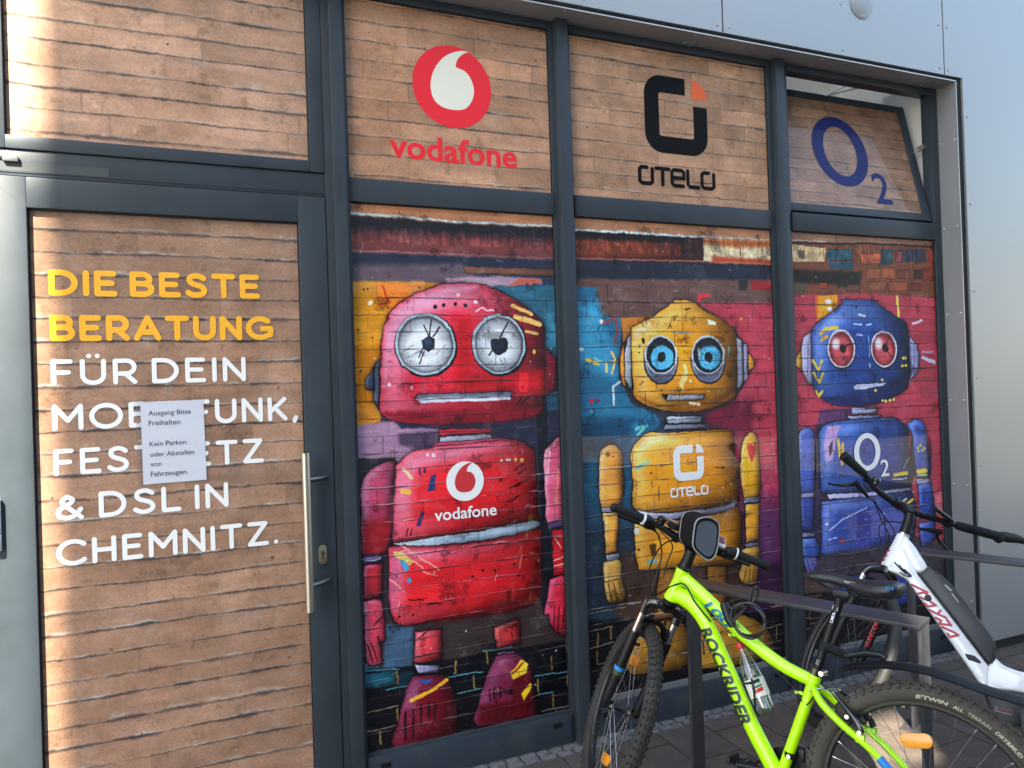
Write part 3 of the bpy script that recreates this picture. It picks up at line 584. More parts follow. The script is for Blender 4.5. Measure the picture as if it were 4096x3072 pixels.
MURAL[2]=[
('f',(40,58,74),0,0,60,0,[(1516,1279),(2030,1246),(1996,420),(1486,499)]),
('f',(96,44,92),0,0,40,0,[(2477,1217),(2767,1198),(2740,613),(2449,574)]),
('f',(70,52,44),0,0,60,0,[(1724,808),(2502,718),(2535,381),(1711,478)]),
('f',(60,30,60),0,0,40,0,[(2452,649),(2741,651),(2729,383),(2440,388)]),
('f',(15,17,24),0,0,20,0,[(1487,526),(2730,398),(2715,77),(1474,165)]),
('f',(38,92,120),0,0,170,0,[(1328,1424),(2122,1385),(2105,959),(1314,1035)]),
('f',(168,58,84),0,0,170,0,[(2391,1372),(2977,1343),(2958,933),(2374,986)]),
('f',(172,122,92),0,0.0,2,0,[(1557,2348),(2720,2354),(2717,2292),(1554,2288)]),
('f',(176,190,196),0,0.0,3,0,[(1555,2294),(1823,2299),(2143,2295),(2339,2297),(2718,2301),(2717,2292),(2143,2283),(1823,2287),(1554,2285)]),
('f',(24,18,24),0,0.0,6,0,[(1554,2285),(1823,2286),(2160,2284),(2717,2292),(2711,2160),(1549,2156)]),
('f',(116,56,40),0,0.3,18,0,[(1561,2249),(2159,2259),(2155,2170),(1559,2162)]),
('f',(60,34,34),0,0.0,6,0,[(2165,2285),(2277,2285),(2272,2169),(2161,2168)]),
('f',(206,188,154),0,0.0,6,0,[(2280,2285),(2710,2295),(2704,2171),(2275,2171)]),
('f',(168,92,50),0,0.0,22,0,[(2280,2285),(2710,2295),(2708,2264),(2475,2247),(2279,2261)]),
('f',(176,70,44),0,0.0,16,0,[(2326,2199),(2705,2195),(2704,2171),(2325,2171)]),
('s',(120,60,40),7,[(2504,2252),(2510,2169)]),
('s',(150,90,60),5,[(2638,2258),(2644,2181)]),
('f',(166,100,80),0,0.0,3,0,[(1557,2165),(2155,2173),(2704,2175),(2704,2166),(2155,2164),(1557,2156)]),
('f',(40,46,64),0,0.0,16,0,[(1557,2155),(2155,2162),(2704,2164),(2708,2090),(1558,2068)]),
('f',(108,80,76),0,0.0,14,0,[(1558,2068),(2708,2090),(2699,1881),(1678,1877),(1556,2027)]),
('f',(150,44,44),0,0.0,10,0,[(2563,2087),(2708,2086),(2706,2036),(2566,2041)]),
('f',(50,48,50),0,0.0,8,0,[(2482,2084),(2544,2086),(2537,2036),(2485,2035)]),
('f',(42,112,148),0,0.0,8,0,[(1552,2032),(1673,2029),(1689,1898),(1800,1891),(1773,1612),(1840,1490),(1970,1435),(1994,1391),(1848,1286),(1813,1218),(1553,1236)]),
('f',(60,150,190),0,0.0,60,0,[(1565,1958),(1682,1960),(1745,1752),(1740,1626),(1562,1685)]),
('f',(26,74,104),0,0.0,50,0,[(1560,1426),(1845,1412),(1813,1218),(1560,1236)]),
('f',(198,124,44),0,0.0,8,0,[(1797,1891),(1973,1900),(1871,1856),(1849,1821),(1802,1779)]),
('f',(186,66,84),0,0.0,8,0,[(2235,1968),(2703,1974),(2705,1156),(2570,1166),(2519,1320),(2302,1420),(2442,1489),(2573,1667),(2457,1835),(2358,1895)]),
('f',(120,34,60),0,0.0,40,0,[(2266,1429),(2452,1496),(2546,1486),(2539,1326),(2436,1339),(2246,1379)]),
('s',(230,50,66),20,[(2240,1975),(2250,2003),(2298,2006)]),
('s',(150,70,70),14,[(1702,1863),(1767,1891),(1776,1835),(1762,1779)]),
('s',(226,190,60),17,[(1609,1701),(1667,1680)]),
('s',(110,190,200),14,[(1648,1708),(1691,1683)]),
('s',(230,200,110),12,[(1711,1686),(1710,1644)]),
('s',(226,180,100),12,[(1740,1734),(1760,1696)]),
('s',(226,180,100),12,[(1760,1692),(1740,1637)]),
('s',(200,215,220),11,[(1743,1490),(1742,1571)]),
('s',(200,215,220),11,[(1742,1574),(1783,1594)]),
('s',(220,190,90),8,[(1702,1683),(1759,1692)]),
('e',(210,30,50),2,1628,1512,12,12),
('e',(170,30,50),2,1664,1514,7,8),
('e',(220,230,225),2,1692,1872,10,10),
('e',(200,230,220),2,1584,1748,11,10),
('e',(230,150,80),2,2492,1892,12,9),
('f',(226,150,52),4,0.5,4,0,[(1806,1774),(1784,1709),(1781,1639),(1796,1576),(1814,1567)]),
('f',(152,158,166),4,0.5,4,(220,222,226),[(1852,1828),(1821,1786),(1809,1709),(1808,1611),(1826,1564),(1844,1559)]),
('f',(150,155,170),4,0.5,4,(220,222,226),[(2456,1801),(2497,1782),(2495,1570),(2458,1540),(2445,1542)]),
('f',(150,140,170),4,0.5,4,0,[(2501,1767),(2529,1759),(2522,1592),(2496,1569)]),
('f',(216,150,46),4,0.4,4,0,[(2530,1721),(2569,1675),(2562,1645),(2527,1629)]),
('f',(232,150,30),5,0.5,4,(250,210,130),[(1850,1532),(1849,1821),(1871,1856),(1973,1900),(2016,1929),(2086,1966),(2091,1979),(2191,1978),(2269,1931),(2358,1895),(2430,1850),(2457,1820),(2449,1519),(2405,1483),(2303,1450),(2213,1438),(2056,1444),(1930,1475),(1865,1510)]),
('f',(240,200,150),0,0.0,20,0,[(1866,1835),(1972,1892),(1936,1835),(1885,1807),(1867,1765)]),
('f',(150,90,20),0,0.0,16,0,[(1858,1528),(1955,1475),(2213,1443),(2405,1491),(2444,1527),(2303,1465),(2056,1460)]),
('e',(40,36,50),5,2008,1688,98,113),
('e',(150,150,172),4,2009,1694,92,108),
('e',(96,96,116),12,2008,1670,76,86),
('e',(190,196,206),2,2010,1717,92,92),
('e',(34,38,50),2,2010,1715,82,84),
('e',(84,180,220),2,2016,1704,64,58),
('e',(30,34,44),2,2011,1706,22,25),
('e',(40,36,50),5,2282,1684,104,116),
('e',(150,150,172),4,2282,1689,98,111),
('e',(96,96,116),12,2281,1666,81,88),
('e',(190,196,206),2,2284,1714,98,94),
('e',(34,38,50),2,2283,1711,87,86),
('e',(84,180,220),2,2290,1700,68,60),
('e',(30,34,44),2,2284,1702,24,26),
('e',(190,225,235),8,2230,1725,10,22),
('f',(150,150,162),4,0.4,4,0,[(2008,1527),(2256,1520),(2242,1493),(2032,1499)]),
('f',(18,18,26),0,0.0,2,0,[(2004,1530),(2046,1527),(2032,1501)]),
('s',(248,210,136),22,[(2144,1659),(2152,1631)]),
('s',(248,210,136),30,[(2143,1613),(2122,1574)]),
('s',(248,210,136),11,[(2125,1559),(2126,1541)]),
('f',(240,226,200),0,0.0,2,0,[(2290,1887),(2339,1872),(2334,1856),(2289,1863)]),
('s',(236,216,180),14,[(2166,1481),(2219,1472)]),
('e',(240,220,160),2,2174,1587,10,8),
('e',(60,40,20),2,1914,1784,10,14),
('e',(50,34,20),2,1892,1758,5,4),
('e',(50,34,20),2,1889,1728,5,4),
('e',(50,34,20),2,1889,1580,5,4),
('e',(50,34,20),2,1901,1587,5,4),
('e',(50,34,20),2,2005,1548,5,4),
('e',(50,34,20),2,2148,1793,6,4),
('s',(40,30,24),5,[(2055,1842),(2066,1863),(2074,1844)]),
('s',(70,50,30),5,[(2087,1879),(2110,1908)]),
('s',(150,150,160),11,[(2085,1828),(2115,1821),(2185,1824)]),
('s',(60,40,20),7,[(2159,1937),(2185,1938)]),
('s',(110,180,180),12,[(2407,1745),(2407,1711)]),
('f',(150,155,170),4,0.5,4,(215,218,226),[(2029,1422),(2235,1416),(2228,1380),(2028,1388)]),
('f',(120,122,138),4,0.4,4,0,[(2019,1384),(2265,1376),(2254,1355),(2003,1361)]),
('f',(226,150,60),5,0.5,4,(250,206,150),[(1653,1229),(1663,1275),(1696,1304),(1728,1308),(1767,1284),(1780,1221),(1770,1039),(1657,1021),(1653,1229)]),
('f',(226,160,40),5,0.5,4,(250,210,130),[(2456,1174),(2470,1268),(2519,1320),(2566,1295),(2575,1165),(2568,997),(2467,998),(2453,1174)]),
('f',(196,36,50),0,0.0,3,0,[(2502,1257),(2526,1263),(2540,1251),(2546,1269),(2561,1264),(2555,1212),(2522,1167),(2509,1199)]),
('e',(120,80,40),2,1702,1263,10,11),
('e',(190,40,40),2,1728,1252,7,6),
('f',(120,120,140),4,0.4,4,(200,200,215),[(1659,1021),(1769,1018),(1765,994),(1663,1000)]),
('f',(222,150,62),5,0.5,4,(246,200,140),[(1665,998),(1752,994),(1729,815),(1671,806)]),
('f',(116,118,132),4,0.4,4,(190,195,205),[(1671,806),(1749,805),(1740,770),(1675,774)]),
('f',(186,138,64),5,0.5,4,(226,196,130),[(1659,773),(1751,773),(1752,680),(1774,614),(1756,581),(1707,581),(1668,600),(1656,706)]),
('s',(60,40,20),5,[(1679,676),(1695,594)]),
('s',(60,40,20),5,[(1706,672),(1725,587)]),
('s',(60,40,20),5,[(1735,675),(1755,596)]),
('s',(70,50,24),6,[(1660,685),(1751,687)]),
('f',(120,120,140),4,0.4,4,(210,210,220),[(2467,991),(2571,991),(2566,964),(2466,968)]),
('f',(206,140,40),5,0.5,4,(236,186,90),[(2475,962),(2566,961),(2552,773),(2472,776)]),
('f',(110,105,125),4,0.4,4,0,[(2465,771),(2556,766),(2551,744),(2466,748)]),
('f',(176,128,50),5,0.5,4,(216,180,100),[(2447,745),(2556,742),(2546,644),(2524,564),(2449,573),(2423,615),(2439,665)]),
('s',(56,36,18),5,[(2466,639),(2449,581)]),
('s',(56,36,18),5,[(2489,636),(2482,573)]),
('s',(56,36,18),5,[(2513,641),(2507,578)]),
('f',(222,142,28),5,0.5,4,(250,206,120),[(1821,1218),(1827,1273),(1866,1320),(1934,1355),(2018,1345),(2371,1343),(2416,1310),(2421,1176),(2443,1175),(2439,1025),(2425,980),(2246,959),(2036,964),(1836,992),(1829,1112),(1825,1218)]),
('f',(240,200,140),0,0.0,20,0,[(1882,1319),(1983,1342),(2034,1324),(1914,1281),(1863,1256)]),
('s',(110,190,190),14,[(1856,1370),(1918,1385)]),
('s',(110,190,190),12,[(1863,1342),(1901,1372)]),
('s',(110,190,180),17,[(1852,1184),(1911,1212)]),
('e',(50,36,20),2,2372,1462,18,8),
('e',(50,34,20),2,1930,1159,6,5),
('e',(50,34,20),2,2344,1160,6,4),
('s',(60,40,16),5,[(2299,1159),(2363,1154)]),
('s',(60,40,16),5,[(1932,1118),(1936,1096)]),
('s',(60,40,16),5,[(2360,1091),(2368,1068)]),
('s',(60,40,16),5,[(1973,1093),(1971,1029)]),
('f',(208,136,32),5,0.5,4,(236,186,90),[(1832,971),(2017,927),(2191,932),(2430,957),(2433,726),(2406,669),(2181,688),(1891,710),(1842,731),(1827,852)]),
('f',(138,134,156),5,0.4,4,(206,206,222),[(1836,997),(1935,975),(2036,962),(2237,967),(2355,975),(2427,991),(2421,969),(2335,936),(2174,937),(2017,930),(1901,956)]),
('e',(200,205,210),2,1840,894,12,16),
('s',(90,170,190),19,[(1900,745),(1938,746)]),
('f',(90,62,24),0,0.0,4,0,[(1908,826),(1945,825),(1943,769),(1914,769)]),
('e',(90,62,24),2,1849,808,8,7),
('f',(150,102,48),5,0.5,4,0,[(1957,702),(2068,693),(2049,462),(1914,468)]),
('f',(140,94,46),5,0.5,4,0,[(2234,683),(2351,672),(2350,439),(2224,443)]),
('f',(166,118,44),5,0.4,4,0,[(1774,447),(1914,461),(2015,453),(2099,404),(2100,230),(1871,228),(1766,261)]),
('f',(172,124,46),6,0.4,4,(206,160,80),[(2117,430),(2259,437),(2423,420),(2562,347),(2623,215),(2431,173),(2160,198),(2110,257)]),
('s',(36,26,16),9,[(2192,331),(2194,265)]),
('s',(36,26,16),9,[(2228,332),(2230,266)]),
('s',(36,26,16),9,[(2264,330),(2266,268)]),
('s',(36,26,16),9,[(1926,360),(1928,289)]),
('s',(36,26,16),9,[(1960,361),(1961,290)]),
('s',(36,26,16),9,[(2339,403),(2343,381)]),
('s',(36,26,16),9,[(2367,403),(2370,376)]),
('s',(120,120,100),7,[(1941,294),(2343,269)]),
('s',(130,120,100),5,[(1542,551),(1770,552)]),
('s',(130,120,100),5,[(1577,471),(1695,473)]),
('s',(130,120,100),5,[(1574,390),(1692,405)]),
('s',(130,120,100),5,[(1618,314),(1761,324)]),
('s',(130,120,100),5,[(2532,321),(2687,335)]),
('s',(130,120,100),5,[(2415,243),(2674,253)]),
('s',(130,120,100),5,[(2614,430),(2692,434)]),
('s',(130,100,56),9,[(1619,451),(1617,397)]),
('s',(130,100,56),9,[(1687,475),(1685,420)]),
('s',(130,100,56),9,[(1691,384),(1689,330)]),
('s',(130,100,56),9,[(1612,370),(1610,316)]),
('s',(130,100,56),9,[(2560,302),(2557,242)]),
('s',(130,100,56),9,[(2648,326),(2645,265)]),
('s',(130,100,56),9,[(2520,278),(2518,218)]),
('s',(150,190,200),4,[(1778,565),(1852,562)]),
('s',(170,190,195),4,[(1865,493),(1899,502),(1966,496)]),
('s',(60,110,130),11,[(2192,324),(2210,335)])]
MURAL[3]=[
('f',(150,112,92),0,0.0,2,0,[(2817,2355),(3909,2364),(3907,2325),(2814,2296)]),
('f',(124,74,54),0,0.0,6,0,[(2814,2296),(3907,2328),(3903,2025),(2811,2019)]),
('s',(190,160,140),7,[(2834,2301),(3072,2304)]),
('s',(40,26,22),10,[(2834,2289),(3103,2294),(3377,2310),(3881,2311)]),
('f',(196,168,128),3,0.0,4,0,[(2834,2282),(3072,2272),(3058,2195),(2835,2188)]),
('f',(96,84,70),0,0.0,8,0,[(2878,2252),(2924,2250),(2922,2206),(2876,2213)]),
('f',(42,88,104),3,0.0,3,0,[(3080,2264),(3255,2271),(3252,2210),(3080,2204)]),
('f',(40,80,96),0,0.0,6,0,[(3077,2196),(3272,2203),(3258,2158),(3097,2161)]),
('f',(40,66,76),0,0.0,6,0,[(3477,2281),(3572,2285),(3553,2196),(3444,2192)]),
('f',(176,92,64),3,0.0,4,0,[(3318,2250),(3470,2260),(3467,2201),(3321,2196)]),
('f',(60,60,80),0,0.0,8,0,[(3581,2281),(3826,2300),(3816,2222),(3577,2214)]),
('f',(170,70,60),0,0.0,6,0,[(3592,2273),(3633,2275),(3622,2219),(3589,2218)]),
('f',(150,60,48),0,0.0,6,0,[(3831,2292),(3893,2294),(3889,2216),(3833,2214)]),
('f',(44,34,30),0,0.0,22,0,[(2834,2152),(3302,2147),(3310,2081),(2834,2078)]),
('f',(34,40,28),0,0.0,24,0,[(3117,2141),(3324,2147),(3298,2073),(3145,2061)]),
('f',(150,84,58),2,0.0,2,0,[(3359,2173),(3460,2176),(3457,2118),(3356,2115)]),
('f',(160,90,60),2,0.0,2,0,[(3472,2177),(3576,2180),(3573,2121),(3469,2118)]),
('f',(120,66,50),2,0.0,2,0,[(3587,2172),(3693,2175),(3690,2124),(3584,2121)]),
('f',(70,50,46),2,0.0,2,0,[(3717,2176),(3789,2178),(3786,2127),(3714,2125)]),
('f',(136,80,58),2,0.0,2,0,[(3366,2099),(3502,2102),(3500,2052),(3364,2049)]),
('f',(156,84,60),2,0.0,2,0,[(3525,2103),(3666,2106),(3663,2055),(3523,2053)]),
('f',(110,60,48),2,0.0,2,0,[(3677,2098),(3773,2100),(3771,2058),(3675,2056)]),
('f',(150,64,52),2,0.0,2,0,[(3789,2178),(3875,2181),(3871,2120),(3786,2118)]),
('f',(150,70,48),2,0.0,2,0,[(3019,2086),(3072,2088),(3071,2055),(3018,2054)]),
('f',(110,70,50),2,0.0,2,0,[(3211,2079),(3310,2081),(3308,2044),(3209,2042)]),
('f',(90,80,66),0,0.0,6,0,[(2850,2086),(2926,2080),(2923,2025),(2852,2023)]),
('f',(184,66,84),0,0.0,8,0,[(2821,2016),(3431,2034),(3903,2017),(3890,1074),(3911,1217),(3899,634),(3796,613),(2800,1104),(2791,1352)]),
('f',(214,110,120),0,0.0,24,0,[(3810,888),(3886,914),(3887,765),(3823,777)]),
('f',(242,164,44),0,0.0,4,0,[(2985,2016),(3144,2024),(3129,1948),(2989,1881)]),
('f',(236,110,50),0,0.0,4,0,[(2985,2016),(3008,2017),(2997,1883),(2984,1883)]),
('e',(236,230,220),2,3076,1986,24,14),
('e',(236,230,220),2,3083,1946,19,10),
('s',(236,226,90),18,[(3581,2020),(3591,1911)]),
('f',(214,150,46),4,0.4,4,(240,226,190),[(2882,1742),(2836,1686),(2840,1647),(2878,1616)]),
('f',(172,166,204),4,0.5,4,(220,216,240),[(2951,1829),(2894,1796),(2874,1741),(2878,1623),(2912,1557),(2954,1540)]),
('f',(140,140,184),4,0.5,4,(200,200,230),[(3664,1801),(3719,1758),(3746,1681),(3723,1594),(3665,1553)]),
('s',(70,66,100),5,[(2922,1772),(2914,1598)]),
('s',(70,66,100),5,[(3678,1767),(3668,1580)]),
('s',(70,66,100),5,[(3702,1767),(3692,1580)]),
('f',(34,70,142),5,0.5,4,(120,150,220),[(2951,1526),(2949,1803),(2977,1859),(3053,1907),(3174,1977),(3180,1997),(3423,1997),(3428,1980),(3574,1910),(3642,1877),(3663,1818),(3656,1555),(3599,1489),(3469,1444),(3311,1423),(3115,1431),(3011,1469)]),
('f',(110,140,214),0,0.0,30,0,[(2969,1795),(3063,1899),(3205,1965),(3158,1883),(3029,1835),(2994,1771),(2979,1660)]),
('f',(24,40,96),0,0.0,26,0,[(3012,1476),(3137,1436),(3333,1426),(3587,1490),(3637,1556),(3449,1486),(3225,1477)]),
('e',(26,24,50),4,3156,1728,104,106),
('e',(204,206,216),2,3154,1734,99,103),
('e',(128,40,52),3,3154,1732,87,93),
('e',(206,84,92),26,3154,1726,66,75),
('e',(240,220,224),24,3116,1762,26,29),
('e',(26,16,22),2,3164,1734,24,24),
('e',(26,24,50),4,3470,1725,106,105),
('e',(204,206,216),2,3468,1730,100,100),
('e',(128,40,52),3,3467,1729,88,91),
('e',(206,84,92),26,3466,1722,66,72),
('e',(240,220,224),24,3427,1760,27,30),
('e',(26,16,22),2,3475,1735,25,24),
('s',(26,16,22),8,[(3179,1750),(3245,1761)]),
('s',(26,16,22),6,[(3485,1760),(3529,1826)]),
('s',(26,16,22),6,[(3483,1726),(3527,1684)]),
('f',(186,188,212),3,0.0,2,0,[(3233,1530),(3252,1541),(3480,1545),(3451,1527),(3271,1509),(3238,1512)]),
('s',(238,200,50),15,[(2953,1673),(2989,1624),(3012,1668)]),
('s',(238,200,50),15,[(2955,1609),(2989,1561),(3018,1604)]),
('s',(238,200,50),15,[(2966,1514),(2986,1485),(3008,1512)]),
('s',(240,180,50),20,[(3012,1817),(3050,1841),(3130,1847)]),
('s',(240,180,50),18,[(3018,1781),(3056,1801)]),
('s',(200,210,240),14,[(3291,1917),(3335,1909)]),
('s',(190,210,240),9,[(3250,1867),(3305,1864)]),
('s',(190,210,240),9,[(3343,1860),(3377,1866)]),
('s',(150,180,230),6,[(3357,1802),(3357,1687)]),
('s',(170,195,235),9,[(3359,1649),(3357,1633)]),
('s',(180,200,235),10,[(3269,1809),(3307,1805)]),
('e',(240,200,60),2,3608,1678,10,8),
('e',(240,200,60),2,3630,1678,10,8),
('e',(240,200,60),2,3604,1634,10,8),
('e',(240,200,60),2,3630,1636,10,8),
('e',(240,200,60),2,3447,1560,9,8),
('e',(240,200,60),2,3393,1504,9,8),
('e',(16,20,50),2,3580,1884,8,6),
('e',(16,20,50),2,3618,1852,8,6),
('e',(16,20,50),2,3637,1818,8,6),
('e',(16,20,50),2,3270,1958,8,6),
('e',(16,20,50),2,3182,1588,8,6),
('s',(200,206,232),22,[(3765,1679),(3859,1649)]),
('s',(220,214,230),16,[(3701,1870),(3768,1890)]),
('s',(160,150,190),9,[(3765,1711),(3850,1710)]),
('f',(96,60,100),0,0.0,14,0,[(2988,1414),(3211,1413),(3186,1349),(3015,1333),(2962,1312)]),
('f',(176,176,212),4,0.5,4,0,[(3211,1417),(3402,1409),(3389,1376),(3216,1379)]),
('f',(170,172,210),4,0.4,4,0,[(3177,1374),(3427,1366),(3407,1346),(3189,1355)]),
('f',(76,98,182),4,0.5,4,(150,170,230),[(2824,1148),(2833,1286),(2891,1327),(2946,1293),(2950,1139),(2950,1271),(2932,976),(2832,983),(2832,1277)]),
('f',(50,78,166),4,0.5,4,(130,160,230),[(3622,1310),(3697,1329),(3767,1287),(3795,1081),(3797,1223),(3795,1010),(3673,1018),(3661,1231)]),
('f',(62,50,78),0,0.0,20,0,[(2948,1330),(2995,1328),(2967,736),(3021,551),(2788,522),(2810,998),(2932,976)]),
('f',(60,74,150),4,0.5,4,(130,150,220),[(2825,979),(2932,973),(2913,783),(2831,789)]),
('f',(150,146,190),4,0.4,4,0,[(2834,990),(2931,989),(2928,959),(2833,961)]),
('f',(140,136,180),4,0.4,4,0,[(2831,783),(2924,776),(2921,752),(2833,759)]),
('f',(56,84,164),4,0.5,4,(130,170,230),[(2822,754),(2929,746),(2962,689),(2947,643),(2877,628),(2833,668)]),
('f',(92,92,156),4,0.4,4,0,[(2832,657),(2924,646),(2999,584),(2894,497),(2859,572)]),
('s',(40,36,80),5,[(2862,641),(2889,556)]),
('s',(40,36,80),5,[(2893,638),(2928,563)]),
('s',(40,36,80),5,[(2923,634),(2960,582)]),
('f',(32,68,142),5,0.5,4,(120,150,224),[(2969,1138),(2971,1278),(3015,1331),(3154,1350),(3499,1351),(3590,1313),(3634,1268),(3635,1092),(3657,1231),(3639,958),(3300,957),(3017,973),(2972,1013),(2978,1269)]),
('f',(186,150,200),0,0.0,6,0,[(3036,1324),(3131,1327),(3097,1273),(3083,1209),(3059,1147),(3016,1135),(3005,1230)]),
('f',(40,30,60),0,0.0,3,0,[(3041,1212),(3064,1251),(3067,1195),(3044,1164)]),
('f',(46,70,146),5,0.5,4,(120,140,210),[(2976,933),(3298,932),(3640,927),(3638,662),(3451,621),(3002,643),(2967,736)]),
('f',(86,90,156),0,0.0,50,0,[(3114,840),(3463,843),(3620,854),(3612,690),(3173,713)]),
('f',(170,166,206),4,0.4,4,0,[(3017,969),(3299,953),(3636,954),(3629,935),(3298,926),(3025,940)]),
('f',(54,60,140),0,0.0,20,0,[(3229,865),(3328,868),(3308,619),(3201,625)]),
('s',(240,184,46),20,[(3108,1250),(3115,1162)]),
('s',(240,184,46),17,[(3137,1224),(3138,1175)]),
('s',(240,190,50),16,[(3127,1134),(3128,1116)]),
('s',(240,190,50),20,[(3511,1033),(3607,1033)]),
('s',(240,196,50),23,[(3696,1039),(3759,1038)]),
('s',(170,190,120),14,[(3695,1019),(3758,1015)]),
('s',(200,210,240),5,[(3493,1008),(3606,1005)]),
('s',(180,200,240),7,[(3024,777),(3113,822),(3295,870)]),
('s',(236,190,50),16,[(3589,857),(3646,886)]),
('s',(236,220,110),11,[(3560,878),(3594,894)]),
('s',(170,190,230),5,[(3582,1065),(3634,1121)]),
('e',(240,214,70),2,3719,1184,8,8),
('e',(240,214,70),2,3752,1164,8,8),
('e',(240,214,70),2,3706,1152,8,8),
('e',(240,214,70),2,3734,1151,8,8),
('e',(240,214,70),2,3699,1172,8,8),
('e',(226,220,120),2,3442,1446,10,8),
('e',(226,220,120),2,3467,1442,10,8),
('e',(226,220,120),2,3498,1444,10,8),
('e',(226,220,120),2,3528,1448,10,8),
('f',(146,142,190),4,0.4,4,(210,208,236),[(3680,994),(3790,990),(3784,966),(3684,967)]),
('f',(46,72,158),4,0.5,4,(110,140,214),[(3689,961),(3798,965),(3824,771),(3697,769)]),
('f',(60,84,170),4,0.5,4,(130,150,220),[(3685,745),(3812,751),(3818,643),(3759,611),(3697,618)]),
('f',(70,60,72),0,0.0,20,0,[(2963,653),(3637,662),(3706,617),(3899,634),(3888,441),(2823,448),(2841,515)]),
('f',(96,74,70),0,0.0,24,0,[(2836,574),(3052,547),(3015,439),(2831,458)]),
('f',(50,70,150),4,0.5,4,0,[(3447,528),(3648,535),(3703,401),(3652,281),(3436,312)]),
('f',(54,76,156),4,0.5,4,0,[(3099,517),(3278,518),(3286,346),(3074,329)]),
('f',(14,15,22),0,0.0,16,0,[(2801,468),(3079,448),(3436,312),(3881,313),(3943,-280),(2771,-172)]),
('s',(130,100,60),7,[(2838,448),(2953,444)]),
('s',(130,100,60),7,[(2873,376),(3020,378)]),
('s',(130,100,60),7,[(2833,341),(3010,315)]),
('s',(130,100,60),7,[(2877,305),(3025,300)]),
('s',(130,100,56),8,[(2918,437),(2915,385)]),
('s',(130,100,56),8,[(2873,379),(2870,327)]),
('s',(130,100,56),8,[(3016,376),(3014,323)]),
('e',(170,60,50),2,3108,706,19,10),
('s',(170,190,230),9,[(3021,727),(3069,730)]),
('e',(220,230,240),2,3006,812,11,8)]
# ------------------------------------------------------------------ ground
g=MB().box(-60,90,-120,12,-.30,-.035); ground=struct('ground',g,JOINT)
pm=bpy.data.materials.new('street paving'); pm.use_nodes=True; n=pm.node_tree; b=n.nodes['Principled BSDF']; b.inputs['Roughness'].default_value=.85
tc=n.nodes.new('ShaderNodeTexCoord'); mp=n.nodes.new('ShaderNodeMapping'); mp.inputs['Rotation'].default_value=(0,0,R(90)); br=n.nodes.new('ShaderNodeTexBrick')
br.inputs['Scale'].default_value=1; br.inputs['Brick Width'].default_value=.35; br.inputs['Row Height'].default_value=.24; br.inputs['Mortar Size'].default_value=.006
br.inputs['Color1'].default_value=(.155,.130,.115,1); br.inputs['Color2'].default_value=(.125,.112,.102,1); br.inputs['Mortar'].default_value=(.045,.04,.036,1)
n.links.new(tc.outputs['Object'],mp.inputs[0]); n.links.new(mp.outputs[0],br.inputs['Vector']); n.links.new(br.outputs['Color'],b.inputs['Base Color'])
st=MB(); st.box(-60,90,-120,-2.06,-.034,0); st.box(-60,.16,-2.058,-.102,-.034,0); st.box(5.5,90,-2.058,-.102,-.034,0); pv=struct('pavement',st,pm)
pms=[]
for mi,m in enumerate((PAVER,PAVER2)):
    for v in range(3):
        bm=bmesh.new(); bmesh.ops.create_cube(bm,size=1)
        for w in bm.verts: w.co=Vector((w.co.x*.234,w.co.y*.344,w.co.z*.05-.025+random.uniform(-.0012,.0012)))
        bmesh.ops.bevel(bm,geom=[e for e in bm.edges if min(p.co.z for p in e.verts)>-.02],offset=.004,segments=1,affect='EDGES')
        pms.append(mesh_of(MB().bm(bm),'paver',m,sm=0))
npv=0
for i in range(22):
    x=1.845+.2403*(i-7)+.12
    for j in range(-1,7):
        y=-.21-.35*j-.175+(0 if i%2==0 else .175)+.0
        if y+.17>-.098:
            ytop=-.104
            if y-.17>ytop-.03: continue
            me=pms[npv%6]; s=(ytop-(y-.172))/.344; M=Matrix.Translation((x,(ytop+y-.172)/2,0))@Matrix.Diagonal((1,s,1,1))
        else: M=Matrix.Translation((x,y,random.uniform(-.002,.001)))@Matrix.Rotation(random.uniform(-.006,.006),4,'Z'); me=pms[random.randrange(6)]
        if M.translation.y<-2.06+.17: continue
        inst('paver',me,pv,M); npv+=1
cm=[]
for v in range(7):
    bm=bmesh.new(); bmesh.ops.create_cube(bm,size=1); bmesh.ops.subdivide_edges(bm,edges=bm.edges[:],cuts=2,use_grid_fill=True)
    for w in bm.verts:
        k=w.co.copy(); w.co=Vector((k.x*.062,k.y*.045,k.z*.05-.022)); e=max(abs(k.x),abs(k.y))
        if k.z>.3: w.co.z+=random.uniform(-.003,.002)-(.006 if e>.45 else 0)
        w.co.x+=random.uniform(-.003,.003); w.co.y+=random.uniform(-.002,.002)
    cm.append(mesh_of(MB().bm(bm),'cobble',COB,sm=50))
for row,yy in ((0,-.030),(1,-.0775)):
    x=.62+row*.03
    while x<4.9:
        w=random.uniform(.85,1.2); inst('cobble',random.choice(cm),pv,Matrix.Translation((x+.035*w,yy+random.uniform(-.002,.002),random.uniform(-.004,.002)))@Matrix.Rotation(random.uniform(-.06,.06),4,'Z')@Matrix.Diagonal((w,1,1,1))); x+=.066*w+.004
